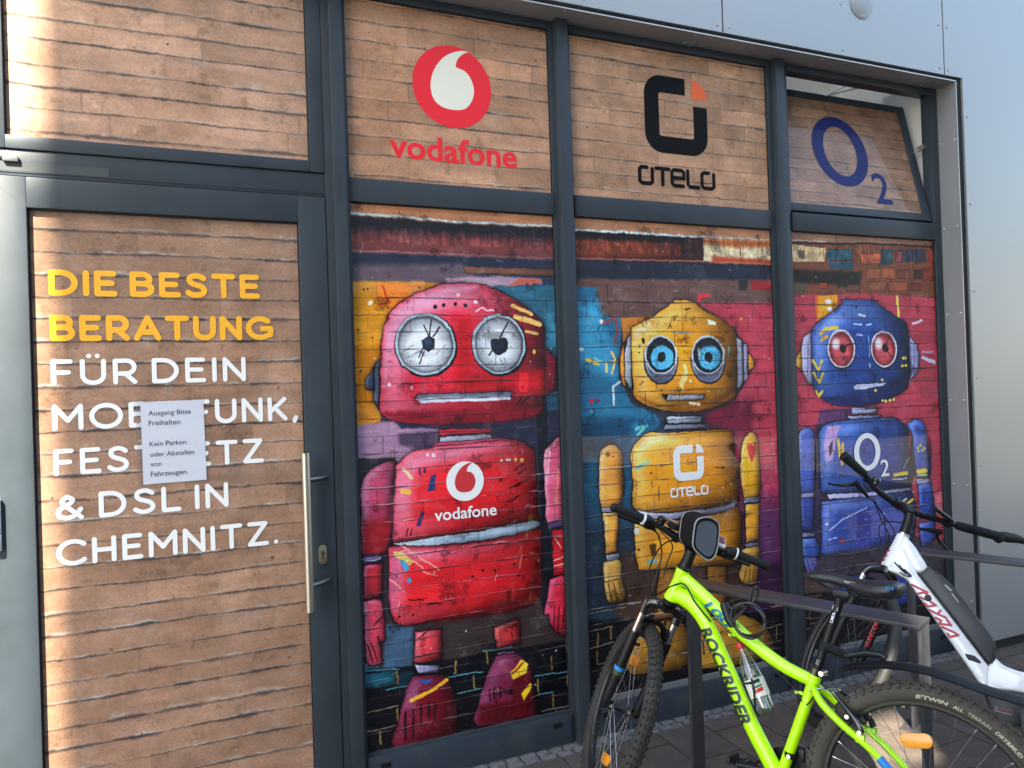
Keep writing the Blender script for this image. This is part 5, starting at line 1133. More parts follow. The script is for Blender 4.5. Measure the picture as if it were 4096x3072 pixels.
def wheel(par,M,Ro,tr,rimr,ns,tyrem,rimm,spm,knob=True,hubw=.05,label=None,name='wheel',ring=None):
    # wheel plane XZ, axle along Y
    def rev(prof,seg=72):
        V=[];n=len(prof)
        for k in range(seg):
            a=2*math.pi*k/seg
            for r,y in prof: V.append((r*math.cos(a),y,r*math.sin(a)))
        return V,[(k*n+i,k*n+(i+1)%n,((k+1)%seg)*n+(i+1)%n,((k+1)%seg)*n+i) for k in range(seg) for i in range(n)]
    rim=MB().add(*rev([(rimr,-.0115),(rimr+.006,-.0112),(rimr+.004,-.009),(rimr-.002,0),(rimr+.004,.009),(rimr+.006,.0112),(rimr,.0115),(rimr-.012,.0105),(rimr-.017,.004),(rimr-.017,-.004),(rimr-.012,-.0105)]))
    w=obj(name,rim,rimm,par,label); w.matrix_local=M; OFF[w]=Vector((0,0,0))
    cr=Ro-tr-.001; ty=MB().add(*rev([(cr+tr*math.cos(a)*(1.0),tr*math.sin(a)) for a in [math.pi*2*i/14 for i in range(14)]],84))
    if knob:
        for row,(yy,hh,ww,ll) in enumerate(((0,.004,.010,.016),(.5,.0045,.009,.014),(-.5,.0045,.009,.014),(.95,.004,.008,.011),(-.95,.004,.008,.011))):
            n=78
            for k in range(n):
                a=2*math.pi*(k+(row%2)*.5)/n; ph=yy; rr=cr+(tr+hh*.3)*math.cos(ph); y=(tr+hh*.3)*math.sin(ph)
                nr=Vector((math.cos(ph)*math.cos(a),math.sin(ph),math.cos(ph)*math.sin(a))); tg=Vector((-math.sin(a),0,math.cos(a))); bi=nr.cross(tg); c0=Vector((rr*math.cos(a),y,rr*math.sin(a)))
                V=[c0+tg*(sx*ll/2*(1 if sz<0 else .8))+bi*(sy*ww/2*(1 if sz<0 else .8))+nr*(hh*(1 if sz>0 else -.6)) for sx in (-1,1) for sy in (-1,1) for sz in (-1,1)]
                ty.add(V,[(0,1,3,2),(4,6,7,5),(0,4,5,1),(2,3,7,6),(1,5,7,3)])
    t=obj('tyre',ty,tyrem,w,sm=40)
    if ring: obj('reflective_stripe',MB().add(*rev([(ring,tr*.80),(ring+.006,tr*.74),(ring+.006,tr*.70),(ring,tr*.76)])),mat('reflective white',(.7,.7,.7),.4),t)
    obj('hub',MB().lathe([(.006,-.06),(.006,-hubw-.004),(.02,-hubw+.012),(.02,-hubw+.016),(.012,-hubw+.024),(.012,hubw-.024),(.02,hubw-.016),(.02,hubw-.012),(.006,hubw+.004),(.006,.06)],Matrix.Rotation(R(-90),4,'X'),16),BLKG,w)
    fl_=hubw-.015; rs=rimr-.014
    sm_=[]
    for sd in (-1,1):
        for cross in (-1,1):
            a=R(62)*cross; h=Vector((.019*math.cos(a),sd*fl_,.019*math.sin(a))); e=Vector((rs,sd*.003,0)); sm_.append(mesh_of(MB().tube([h,e],.0009,5,cap=False).tube([e-(e-h).normalized()*.014,e],.002,6),'spoke',spm))
    for k in range(ns): inst('spoke',sm_[k%4],w,Matrix.Rotation(-2*math.pi*k/ns-.05,4,'Y'))
    return w,t
def arc_text(mb,body,rad,y,a0,height,bold=0.,shear=0.,sgn=1,width=None):
    v,f,wd_,cp=text2d(body,bold,shear); s=height/cp; sx=(width/wd_) if width else s
    def fn(p): a=a0-sgn*p[0]*sx/rad; r=rad+sgn*(p[1]-cp/2)*s; return (r*math.cos(a),y,r*math.sin(a))
    mb.add([fn(p) for p in v],f); return a0-sgn*wd_*sx/rad
def along(path,rad,ang,flip=1,ky=1.,kn=1.):
    # returns fn(s,t): point on the surface of a tube following path (x,z) in the bike plane, at angle ang from the +y side
    P=[Vector((p[0],0,p[1])) for p in path]; L=[0]
    for a,b in zip(P[:-1],P[1:]): L.append(L[-1]+(b-a).length)
    def fn(s,t,up=0.0006):
        s=min(max(s,0),L[-1]-1e-6); i=max(j for j in range(len(L)-1) if L[j]<=s); d=(P[i+1]-P[i]).normalized(); c=P[i]+d*(s-L[i]); nrm=Vector((-d.z,0,d.x))*flip
        a=ang+t/rad; return c+Vector((0,1,0))*math.cos(a)*(rad*ky+up)+nrm*math.sin(a)*(rad*kn+up)
    return fn,L[-1]
# ------------------------------------------------------------------ green mountain bike
BM=bikeM(1.8173,-1.485,2.0285,-.1961)
gb=thing('mountain_bike','neon yellow green mountain bike leaning on the near bike rack','bicycle',M=BM)
ST=Steer(.8121,.9081,1.2004,.1206,-.7959)
RA=(0,0,.342); BB=(.428,0,.2953)
DT=cat([(.846,.815),(.80,.806),(.756,.781),(.703,.722),(.655,.645),(.601,.556),(.531,.438),(.470,.352),(.432,.298)],4)
TT=[(.815,.880),(.711,.816),(.570,.718),(.442,.651),(.340,.622)]
fm=MB()
fm.tube([ST(0,0,-.004),ST(0,0,.004),ST(0,0,.03),ST(0,0,.08),ST(0,0,.112),ST(0,0,.121)],[.027,.029,.0245,.0235,.026,.0265],20)
fm.tube([(p[0],0,p[1]) for p in DT],[.0255+.004*math.sin(min(1,i/10)*math.pi) for i in range(len(DT))],18,flat=(.88,1.08))
fm.tube([(p[0],0,p[1]) for p in cat(TT,4)],[.0225-.004*i/16 for i in range(17)],16,flat=(.95,1.1))
fm.tube([BB,(.349,0,.559),(.326,0,.647)],[.0175,.0175,.0182],18); fm.tube([(.333,0,.618),(.3235,0,.6555)],.0205,18)
fm.tube([(.428,-.036,.2953),(.428,.036,.2953)],.021,18)
for s in (1,-1):
    fm.tube([(.327,s*.016,.605),(.290,s*.050,.572),(.230,s*.060,.530),(.167,s*.058,.492),(.107,s*.058,.450),(.02,s*.062,.372),(.0,s*.064,.345)],[.011,.0125,.0125,.0115,.011,.009,.008],12,smooth=4,flat=(1.15,.9))
    fm.tube([(.41,s*.03,.295),(.33,s*.045,.300),(.15,s*.058,.325),(0,s*.064,.342)],[.012,.012,.010,.008],10,smooth=4)
fm.tube([(.262,-.052,.548),(.262,.052,.548)],.009,8)
for s in (1,-1): fm.box(.158,.182,s*.058-.012,s*.058+.012,.488,.512,.003)
for x,z in ((.612,.742),(.376,.606)): fm.box(x-.012,x+.012,-.006,.006,z-.036,z-.026,.002)
for x,z in ((.745,.738),(.80,.79)): pass
frm=obj('frame',fm,GREEN,gb)
fn,L=along(DT,.0296,R(8),1,.89,1.08); mb=MB(); text_on(mb,'ROCKRIDER',lambda a,b:fn(.176+a,-(b-.020)),width=.330,cap=.040,bold=.035,shear=.2,cuts=6); obj('lettering',mb,mat('dark print',(.015,.02,.02),.4),frm,sm=0)
fn,L=along(cat(TT,6),.0232,R(14),1,1.0,1.1); mb=MB(); text_on(mb,'100',lambda a,b:fn(.128+a,-(b-.014)),width=.118,cap=.030,bold=.03,shear=.25,cuts=5); obj('lettering',mb,TEALP,frm,sm=0)
mb=MB(); text_on(mb,'ROCKRIDER ST',lambda a,b:fn(.048+a,-(b-.020)),width=.085,cap=.007,shear=.2); obj('lettering',mb,TEALP,frm,sm=0)
fn,L=along([(.167,.4925),(.107,.4505),(.04,.39)],.0118,R(0)); mb=MB()
for i in range(8): mb.add([fn(.072+.006*i,-.018),fn(.078+.006*i,-.018),fn(.078+.006*i,.018),fn(.072+.006*i,.018)],[(0,1,2,3)])
mb=MB().tube([(.118,.058,.459),(.06,.059,.409)],.0126,12,flat=(1.15,.95)); obj('blue_band',mb,BLUEP,frm)
# steering: headset, stem, fork
obj('headset',MB().tube([ST(0,0,.120),ST(0,0,.128),ST(0,0,.133),ST(0,0,.139),ST(0,0,.145),ST(0,0,.157)],[.0265,.0265,.022,.0215,.0215,.0215],18),BLK,gb); obj('lower_headset_cup',MB().tube([ST(0,0,-.022),ST(0,0,-.004)],[.025,.028],18),BLK,gb)
obj('stem',MB().tube([ST(0,0,.156),ST(0,0,.198)],.0205,16).tube([ST(.0,0,.180),ST(.045,0,.195),ST(.086,0,.2097)],[.018,.0155,.019],14).tube([ST(.086,-.026,.2097),ST(.086,.026,.2097)],.0205,16),BLK,gb)
HBP=[(-.3195,.2312,.066),(-.20,.2285,.078),(-.13,.224,.085),(-.06,.2105,.0862),(0,.2097,.0862),(.06,.2105,.0862),(.13,.224,.085),(.20,.2285,.078),(.3195,.2312,.066)]
hb=obj('handlebar',MB().tube([ST(f,l,a) for l,a,f in HBP],[.011,.011,.0115,.0145,.0155,.0145,.0115,.011,.011],14,smooth=4),BLKG,gb)
for s in (1,-1):
    P=[ST(.066+.1*(.3195-q)*1,s*q,.2312-(.3195-q)*.023) for q in (.322,.318,.30,.26,.21,.196)]
    obj('grip',MB().tube(P,[.013,.0165,.0172,.0155,.0165,.0175],16),GRIP,hb)
    obj('shifter_ring',MB().tube([ST(.0785,s*.1925,.2286),ST(.079,s*.1865,.2285)],.0232,22),WHITEI,hb)
    obj('twist_shifter',MB().tube([ST(.079,s*.1862,.2285),ST(.08,s*.165,.2270),ST(.081,s*.150,.2255)],[.0225,.021,.016],20).tube([ST(.085,s*.178,.206),ST(.10,s*.16,.198),ST(.11,s*.12,.197)],[.009,.008,.004],10),BLK,hb)
    obj('brake_lever',MB().tube([ST(.082,s*.135,.222),ST(.115,s*.14,.208),ST(.13,s*.175,.198),ST(.125,s*.23,.196),ST(.118,s*.275,.198)],[.011,.010,.0075,.006,.0055],10,smooth=3,flat=(1,1.25)),BLK,hb)
obj('bell',MB().lathe([(.0,-.012),(.015,-.012),(.0165,0),(.0175,.004),(.0175,.012),(.012,.018),(0,.019)],ST.M(.083,.122,.244),18),BLK,hb)
obj('lamp_mount',MB().tube([ST(.086,.055,.203),ST(.086,.035,.203)],.0185,14),BLK,hb)
lm=MB().box(-.035,.03,-.019,.019,-.011,.014,.004); lm.v=[tuple(ST.M(.095,.072,.243)@Vector(p)) for p in lm.v]; obj('front_lamp',lm,BLKG,hb)
cp_=MB().box(-.024,.024,-.02,.02,-.007,.007,.004); cp_.v=[tuple(ST.M(.07,-.112,.252)@Matrix.Rotation(R(-35),4,'Y')@Vector(p)) for p in cp_.v]; oc=obj('bike_computer',cp_,mat('white plastic',(.75,.74,.72),.4),hb)
sc_=MB().box(-.012,.020,-.016,.016,.0072,.0085,.0005); sc_.v=[tuple(ST.M(.07,-.112,.252)@Matrix.Rotation(R(-35),4,'Y')@Vector(p)) for p in sc_.v]; obj('screen',sc_,mat('red screen bezel',(.20,.02,.02),.25),oc)
fk=obj('fork_crown',MB().tube([ST(0,0,-.02),ST(.02,0,-.045)],[.026,.024],14).tube([ST(.0411,-.066,-.070),ST(.036,-.052,-.050),ST(.024,-.02,-.040),ST(.024,.02,-.040),ST(.036,.052,-.050),ST(.0411,.066,-.070)],[.018,.019,.02,.02,.019,.018],14,smooth=4).tube([ST(.0411,.065,-.10),ST(.0411,.065,-.045)],.0185,16).tube([ST(.0411,-.065,-.10),ST(.0411,-.065,-.045)],.0185,16),BLKG,gb)
for s in (1,-1):
    st_=obj('stanchion',MB().tube([ST(.0411,s*.065,-.20),ST(.0411,s*.065,-.095)],.0142,18),CHROME,fk)
    lw=obj('fork_lower',MB().tube([ST(.0411,s*.065,-.500),ST(.0411,s*.065,-.488),ST(.0411,s*.065,-.46),ST(.0411,s*.065,-.34),ST(.0411,s*.065,-.185),ST(.0411,s*.065,-.178)],[.011,.0175,.0185,.0195,.0205,.0195],18),BLK,fk)
    obj('dropout',MB().tube([ST(.0411,s*.040,-.4871),ST(.0411,s*.072,-.4871)],.011,12),BLKG,lw)
    if s>0:
        obj('blue_band',MB().tube([ST(.0411,.065,-.342),ST(.0411,.065,-.327)],.0204,20),BLUEP,lw); obj('speckled_band',MB().tube([ST(.0411,.065,-.360),ST(.0411,.065,-.3422)],.0202,20),mat('olive speckle',(.05,.06,.012),.5,var=.9,vscale=300),lw)
obj('fork_brace',MB().tube([ST(.066,-.066,-.188),ST(.072,-.05,-.150),ST(.074,-.025,-.132),ST(.074,.025,-.132),ST(.072,.05,-.150),ST(.066,.066,-.188)],[.010,.011,.011,.011,.011,.010],10,smooth=4,flat=(.6,1.3)),BLK,fk)
for s in (1,-1):
    obj('brake_arm',MB().tube([ST(.075,s*.052,-.235),ST(.088,s*.05,-.17),ST(.085,s*.045,-.11)],[.009,.007,.005],8).tube([ST(.065,s*.036,-.235),ST(.03,s*.034,-.22)],.006,8),BLK,fk)
FW,ft=wheel(gb,ST.M(.0411,0,-.4871),.342,.0265,.294,32,RUB,RIM,SPOKE,label='front wheel turned toward the window')
def reflector(par,M):
    o=obj('reflector',MB().prism(ring_round(-.044,.044,-.0205,.0205,.0203),-.006,.006,.003),ORANGE,par); o.matrix_local=M; return o
reflector(FW,Matrix.Rotation(R(-68),4,'Y')@Matrix.Translation((.185,0,0))@Matrix.Rotation(R(90),4,'Y')); reflector(FW,Matrix.Rotation(R(112),4,'Y')@Matrix.Translation((.185,0,0))@Matrix.Rotation(R(90),4,'Y'))
RW,rt=wheel(gb,Matrix.Translation(RA),.342,.0265,.294,32,RUBD,RIM,SPOKE,label='rear wheel with dusty knobbly tyre')
reflector(RW,Matrix.Translation((.031,.012,.182))@Matrix.Rotation(R(13),4,'Y'))
mb=MB(); a=arc_text(mb,"B'TWIN",.3085,.0264,R(107),.0125,.03,.2,-1,.095) if False else None
tyv=MB(); aa=R(93)
def tarc(body,a0,h,w,bold,shear=.15):
    v,f,wd_,cp=text2d(body,bold,shear); 
    def fn(p):
        a=a0-(-1)*(-p[0])*(w/wd_)/.311*-1; rr=.3035+p[1]/cp*h; a=a0+p[0]*(w/wd_)/.311; ph=(rr-.3145); y=math.sqrt(max(1e-6,.0272**2-ph*ph)); return (rr*math.cos(a),y,rr*math.sin(a))
    tyv.add([fn(p) for p in v],f); return a0+(w+.012)/.311
a=tarc("B'TWIN",R(84),.0112,.085,.03); a=tarc('ALL',a,.0100,.027,.03); a=tarc('TERRAIN',a,.0095,.062,0.); a=tarc('DRY&MUD',a,.0105,.078,.03)
obj('tyre_lettering',tyv,TANI,rt,sm=0)
obj('valve',MB().tube([(.070,0,.262),(.076,0,.284)],.0045,8),mat('brass valve',(.6,.5,.3),.3,metal=1.),RW)
# seat post, saddle
pd=(Vector((.2546,0,.898))-Vector((.3256,0,.6479))).normalized()
p0=Vector((.3256,0,.6479)); sp=obj('seat_post',MB().tube([p0-pd*.02,p0+pd*.235],.0142,18).tube([p0+pd*.235,p0+pd*.255],[.0142,.016],14),BLK,gb)
obj('post_clamp',MB().tube([p0-pd*.006,p0+pd*.016],.0215,18).tube([p0+Vector((-.024,.022,.004)),p0+Vector((-.024,-.02,.004))],.008,10),BLKG,gb)
obj('clamp_bolt',MB().tube([p0+Vector((-.024,.022,.004)),p0+Vector((-.024,.027,.004))],.0075,12),CHROME,sp)
fnp,_=along([(p0.x,p0.z),((p0+pd*.25).x,(p0+pd*.25).z)],.0143,R(0)); mb=MB(); text_on(mb,'LMIA',lambda a_,b_:fnp(.172+a_,-(b_-.004)),width=.034,cap=.009,bold=.02); obj('lettering',mb,WHITEI,sp,sm=0)
mb=MB(); 
for t0 in (.030,.036,.042): mb.add([fnp(t0,-.006),fnp(t0+.0012,-.006),fnp(t0+.0012,.004),fnp(t0,.004)],[(0,1,2,3)])
mb.add([fnp(.212,-.012),fnp(.226,-.012),fnp(.226,.006),fnp(.212,.006)],[(0,1,2,3)]); obj('print_marks',mb,WHITEI,sp,sm=0)
sd=MB(); prof=[(.366,.004,.950,.012),(.360,.014,.957,.022),(.345,.020,.963,.030),(.31,.023,.966,.034),(.27,.026,.966,.036),(.23,.033,.963,.040),(.19,.048,.960,.054),(.155,.064,.962,.060),(.12,.074,.966,.062),(.095,.074,.967,.056),(.080,.062,.963,.036),(.075,.04,.956,.022)]
NS=18; V=[]
for x,hw,zt,th in prof:
    for k in range(NS):
        a=2*math.pi*k/NS; cx_=math.cos(a); sn=math.sin(a); y=hw*math.copysign(abs(cx_)**.75,cx_); z=zt-th/2+th/2*math.copysign(abs(sn)**.8,sn) if sn>=0 else zt-th/2+th*.5*sn*(1.0 if abs(cx_)>.4 else .45); V.append((x,y,z))
F=[(i*NS+k,i*NS+(k+1)%NS,(i+1)*NS+(k+1)%NS,(i+1)*NS+k) for i in range(len(prof)-1) for k in range(NS)]+[tuple(range(NS))[::-1],tuple((len(prof)-1)*NS+k for k in range(NS))]
sd.add(V,F); sa=obj('saddle',sd,SADD,gb,sm=50)
obj('saddle_rails',MB().tube([(.33,.012,.930),(.28,.02,.912),(.20,.022,.908),(.12,.04,.930)],.0035,8,smooth=4).tube([(.33,-.012,.930),(.28,-.02,.912),(.20,-.022,.908),(.12,-.04,.930)],.0035,8,smooth=4).box(.225,.275,-.024,.024,.898,.918,.004),BLK,sa)
mb=MB(); text_on(mb,'JOUNGDO',lambda a_,b_:(.235-a_,.0345+.0012*(a_*20)+b_*.35*-1+.004,.9465+b_*.0+.0+(b_-.004)*-.9),width=.05,cap=.008); obj('lettering',mb,WHITEI,sa,sm=0)
mb=MB()
for i,x in enumerate((.086,.094,.102)): mb.tube([(x,.0748,.9445),(x,.0735,.953)],.0022,6)
obj('blue_stripes',mb,BLUEP,sa)
# clip-on rear mudguard
fd=cat([(.241,.690),(.195,.708),(.126,.727),(.027,.736),(-.066,.729),(-.154,.714),(-.235,.706),(-.31,.690)],4); V=[];F=[]
for i,(x,z) in enumerate(fd):
    w=.016+.030*min(1,i/8); 
    for k in range(7): t=(k-3)/3; V.append((x-.0,t*w,z-.016*t*t))
for i in range(len(fd)-1):
    for k in range(6): a0=i*7+k; F.append((a0,a0+1,a0+8,a0+7))
mg=MB().add(V,F); n0=len(mg.v); mg.add([(v[0],v[1],v[2]-.003) for v in V],[f[::-1] for f in F]); mgo=obj('mudguard',mg,BLK,gb,sm=60)
obj('mudguard_arm',MB().tube([(.297,0,.735),(.262,.004,.727),(.231,0,.719)],[.017,.014,.012],12).tube([(.231,0,.719),(.18,0,.738),(.137,0,.742),(.12,0,.735)],[.011,.010,.010,.012],10),BLK,mgo)
obj('rubber_strap',MB().tube([p0+pd*.075,p0+pd*.105],.0172,18).tube([(.292,.016,.742),(.262,.018,.733),(.235,.016,.722)],[.009,.009,.007],8,flat=(.5,1.2)),GRIP,mgo)
rb=MB()
for i in range(9): t=i/8; rb.box(.285-.044*t-.0012,.285-.044*t+.0012,.018,.0245,.731-.014*t,.748-.014*t)
obj('strap_rib',rb,GRIP,mgo,kind='stuff')
# rear v-brake
for s in (1,-1): obj('brake_arm',MB().tube([(.168,s*.062,.515),(.180,s*.060,.540),(.215,s*.050,.572),(.262,s*.030,.605)],[.010,.009,.008,.005],10,smooth=3),BLKG,gb)
obj('brake_noodle',MB().tube([(.268,.03,.607),(.25,.012,.612),(.262,-.012,.612),(.31,.022,.604),(.335,.024,.592)],.0028,8,smooth=4),CHROME,gb)
for x,z,s in ((.172,.517,1),(.208,.553,1),(.172,.517,-1)): obj('brake_bolt',MB().tube([(x,s*.066,z),(x,s*.072,z)],.0065,10),CHROME,gb)
for s in (1,-1): obj('brake_pad',MB().box(.165,.215,s*.030-.008,s*.030+.008,.535,.552,.003),BLK,gb)
# drivetrain
cr=obj('crankset',MB().tube([(.428,-.055,.2953),(.428,.055,.2953)],.014,14).tube([(.428,-.058,.2953),(.52,-.062,.288),(.597,-.066,.277)],[.015,.011,.013],10).tube([(.428,.062,.2953),(.34,.066,.305),(.259,.070,.314)],[.015,.011,.013],10),BLK,gb)
obj('chainring',MB().lathe([(.085,-.002),(.087,0),(.085,.002),(.06,.002),(.06,-.002)],Matrix.Translation((.428,-.047,.2953))@Matrix.Rotation(R(90),4,'X'),44).lathe([(.0,-.001),(.062,-.001),(.062,.001),(0,.001)],Matrix.Translation((.428,-.040,.2953))@Matrix.Rotation(R(90),4,'X'),30),BLK,cr)
obj('front_derailleur',MB().tube([(.404-.005,0,.371),(.396+.0,0,.388)],.0205,16).box(.36,.40,-.05,-.018,.36,.40,.006).box(.35,.358,-.052,-.02,.33,.41,.002),BLK,gb); obj('derailleur_bolt',MB().tube([(.395,.018,.378),(.395,.025,.378)],.007,10),CHROME,gb)
for x,y,z in ((.597,-.115,.277),(.259,.118,.314)):
    pd_=obj('pedal',MB().box(x-.045,x+.045,y-.045,y+.045,z-.010,z-.004,.002).box(x-.048,x-.036,y-.042,y+.042,z-.012,z+.012,.003).box(x+.036,x+.048,y-.042,y+.042,z-.012,z+.012,.003).tube([(x,y-.05,z),(x,y+.05,z)],.009,10),BLK,gb)
    for sx in (-1,1): obj('pedal_reflector',MB().box(x+sx*.0485-.0015,x+sx*.0485+.0015,y-.022,y+.022,z-.006,z+.006,.001),ORANGE,pd_)
# cables
cb=MB(); cb.tube([ST(.108,.15,.197),ST(.125,.10,.18),ST(.13,.055,.11),ST(.10,.05,.02),ST(.06,.045,-.03),(.80,.034,.86),(.74,.033,.80),(.68,.030,.745)],.0031,8,smooth=5)
cb.tube([ST(.108,-.15,.197),ST(.15,-.05,.20),ST(.15,.05,.16),ST(.13,.08,.06),ST(.09,.06,-.02),ST(.085,.0,-.09)],.0031,8,smooth=5); cb.tube([ST(.1,.1,.2),ST(.13,.03,.16),ST(.11,.03,.09),ST(.05,.04,.05)],.0024,8,smooth=5)
cb.tube([(.68,.012,.762),(.60,.012,.705),(.46,.012,.634),(.376,.012,.578)],.0016,6); cb.tube([(.376,.012,.575),(.35,.014,.545),(.325,.02,.575),(.318,.023,.59)],.0024,8,smooth=4)
obj('cable',cb,BLK,gb)
# bottle cage
bt=Vector((.585,0,.690)); bb_=Vector((.478,0,.487)); bax=(bt-bb_).normalized(); bpr=Vector((-bax.z,0,bax.x))
def BT(s,a,r): return bb_+bax*s+(bpr*math.cos(a)+Vector((0,1,0))*math.sin(a))*r
obj('bottle_cage',MB().tube([BT(-.006,R(180)*0+math.pi*0,-.033)]+[BT(.02+.03*i,math.pi,.037) for i in range(4)],.0045,8).tube([BT(.11+.01*math.sin(i/3),math.pi+i*math.pi/8,.0368) for i in range(-6,7)],.0032,8).tube([BT(.112,math.pi*.42,.0368),BT(.085,math.pi*.46,.0372),BT(.05,math.pi*.56,.0375),BT(.02,math.pi*.7,.037),BT(.0,math.pi*.9,.03)],.0035,8,smooth=4),BLK,gb)
def BMX(z): 
    o=bb_+bax*z; y=Vector((0,1,0)); return BM@Matrix(((bpr.x,y.x,bax.x,o.x),(bpr.y,y.y,bax.y,o.y),(bpr.z,y.z,bax.z,o.z),(0,0,0,1)))
bo=thing('water_bottle','clear plastic water bottle with red cap in the cage of the green bicycle','bottle',M=BMX(0))
bp_=[(.012,.006),(.024,.0),(.031,.008),(.033,.02),(.033,.045),(.0335,.05),(.0335,.112),(.033,.116),(.0325,.125),(.030,.145),(.022,.175),(.0145,.196),(.0125,.205),(.0125,.214)]
bdm=MB().lathe(bp_,None,28); bdm.f=bdm.f[:-2]; bdm.lathe([(.0,.007),(.012,.006)],None,28); obj('bottle_body',bdm,CLEAR,bo)
obj('water',MB().lathe([(.0,.009),(.022,.003),(.0295,.01),(.0315,.02),(.0315,.06),(0,.06)],None,24),CLEAR,bo)
obj('cap',MB().lathe([(.0145,.209),(.0152,.211),(.0152,.226),(.0140,.229),(0,.2295)],None,22),CAPR,bo)
lb=obj('label_wrap',MB().lathe([(.0339,.052),(.0339,.110)],None,40),LABC,bo); lb.data.polygons.foreach_get
def lpatch(a0,a1,z0,z1,m,rr=.0343,sk=0.):
    mb=MB(); n=10; V=[];
    for i in range(n+1):
        a=R(a0+(a1-a0)*i/n)
        for z in (z0+sk*i/n,z1+sk*i/n): V.append((rr*math.cos(a),rr*math.sin(a),z))
    mb.add(V,[(2*i,2*i+2,2*i+3,2*i+1) for i in range(n)]); return obj('label_field',mb,m,lb)
lpatch(95,35,.078,.104,LABG,sk=.004); lpatch(85,35,.064,.076,CAPR,.0344,.004)
mb=MB(); text_on(mb,'Bad Brambacher',lambda a_,b_:((.0348)*math.cos(R(92)-a_/.0348),(.0348)*math.sin(R(92)-a_/.0348),.085+b_+a_*.1),width=.036,cap=.010,bold=.02); obj('lettering',mb,WHITEI,lb,sm=0)
# cable lock
lkM=BM@Matrix.Translation((.57,0,.79))@Matrix.Scale(1.18,4); cl=thing('cable_lock','coiled black cable lock hanging from the top tube of the green bicycle','lock',M=lkM)
lp=MB(); pts=[]
for i in range(61): a=R(200)-i/60*2*math.pi*2.6; rr=.046+.004*math.sin(i*.7); pts.append((-.025+rr*1.05*math.cos(a),.034+.010*math.sin(i*.45),-.012+rr*math.sin(a)))
lp.tube(pts,.0042,9); lp.tube([pts[-1],(-.02,.03,.03),(-.032,.028,.072),(-.045,.026,.082),(-.038,.02,.05),(0,.028,.02),(.03,.034,.012)],.0042,9,smooth=5); obj('cable',lp,mat('vinyl sheath',(.014,.014,.015),.3),cl)
obj('lock_body',MB().tube([(.050,.036,.024),(.048,.036,.018),(.030,.038,-.020),(.016,.038,-.036)],[.012,.0135,.0135,.011],14),BLK,cl)
# handlebar bag
bgM=BM@ST.M(.026,-.012,.254)@Matrix.Rotation(R(24),4,'Z')@Matrix.Rotation(R(6),4,'Y')@Matrix.Rotation(R(-8),4,'X')@Matrix.Scale(.98,4); bag=thing('handlebar_bag','black handlebar bag with clear window and grey piping on the green bicycle','bag',M=bgM)
def bagring(y_,k): return [(-.05+y_ if False else 0,0,0)]
outl=[(.064,.052),(.056,.070),(.034,.080),(.0,.082),(-.036,.070),(-.052,.052),(-.062,.012),(-.066,-.030),(-.062,-.062),(-.046,-.078),(-.022,-.076),(.016,-.058),(.040,-.042),(.054,-.022),(.060,.012)]
ol=cat(outl+[outl[0]],4)[:-1]; n=len(ol)
def shell(rings):
    mb=MB(); V=[];F=[]
    for f_pos,s in rings:
        for l,a in ol: V.append((f_pos,l*s,a*s))
    for i in range(len(rings)-1):
        for k in range(n): F.append((i*n+k,i*n+(k+1)%n,(i+1)*n+(k+1)%n,(i+1)*n+k))
    F.append(tuple(range(n))[::-1]); F.append(tuple((len(rings)-1)*n+k for k in range(n))); return mb.add(V,F)
obj('bag_body',shell([(-.040,.95),(-.038,1.0),(.0,1.03),(.045,1.0),(.060,.86)]),mat('black fabric',(.008,.008,.009),.85,bump=.3,bscale=500,spec=.2),bag)
obj('piping',MB().tube([(-.0395,l*1.01,a*1.01) for l,a in ol+[ol[0]]],.0030,8).tube([(.040,l*.995,a*.995) for l,a in ol+[ol[0]]],.0022,8),mat('grey piping',(.32,.32,.32),.5),bag)
wn=MB().ngon([(-.0412,l*.82,a*.84) for l,a in ol]); obj('clear_window',wn,mat('clear vinyl window',(.12,.145,.18),.08,coat=1,coatr=.03,bump=.35,bscale=22),bag,sm=0)  # bluish base colour stands in for sky reflected in the window
obj('zip_pull',MB().tube([(.045,-.012,.092),(.05,-.040,.094)],.0035,8).box(.046,.054,-.056,-.040,.090,.098,.002),BLK,bag)
obj('velcro_strap',MB().tube([(.03,.0,-.04),(.035,.0,-.075),(.02,.0,-.085)],.012,8,flat=(1.6,.3)),BLK,bag)
# ------------------------------------------------------------------ white electric bicycle
EM=bikeM(3.0934,-1.5209,2.2058,-.4277); ES=Steer(.8927,.9457,1.2043,.157,-.9428)
eb=thing('electric_bicycle','white electric bicycle with dark red lettering leaning on the far bike rack','bicycle',M=EM)
f2=MB()
f2.tube([ES(0,0,-.006),ES(0,0,.0),ES(0,0,.03),ES(0,0,.10),ES(0,0,.15),ES(0,0,.157)],[.033,.0365,.0345,.029,.0265,.0265],24)
f2.prism([(.972,.812),(.952,.776),(.915,.768),(.880,.748),(.764,.572),(.648,.397),(.619,.352),(.596,.352),(.592,.433),(.730,.628),(.838,.775),(.880,.880),(.915,.895)],-.034,.034,.010,3)
f2.prism([(.886,.944),(.852,.905),(.812,.838),(.797,.806),(.806,.790),(.839,.779),(.905,.84),(.925,.888)],-.031,.031,.014,3)
f2.prism([(.622,.352),(.594,.435),(.572,.474),(.545,.446),(.50,.432),(.44,.428),(.385,.445),(.35,.44),(.35,.36),(.40,.345),(.50,.352),(.61,.345)],-.030,.030,.012,3)
f2.tube([(.40,0,.40),(.32,0,.60),(.255,0,.76)],[.021,.0195,.019],18)
for s in (1,-1):
    f2.tube([(.40,s*.035,.36),(.25,s*.062,.345),(0,s*.07,.345)],[.016,.013,.010],12,smooth=4); f2.tube([(.285,s*.018,.68),(.2,s*.05,.58),(0,s*.07,.345)],[.011,.010,.009],10,smooth=4)
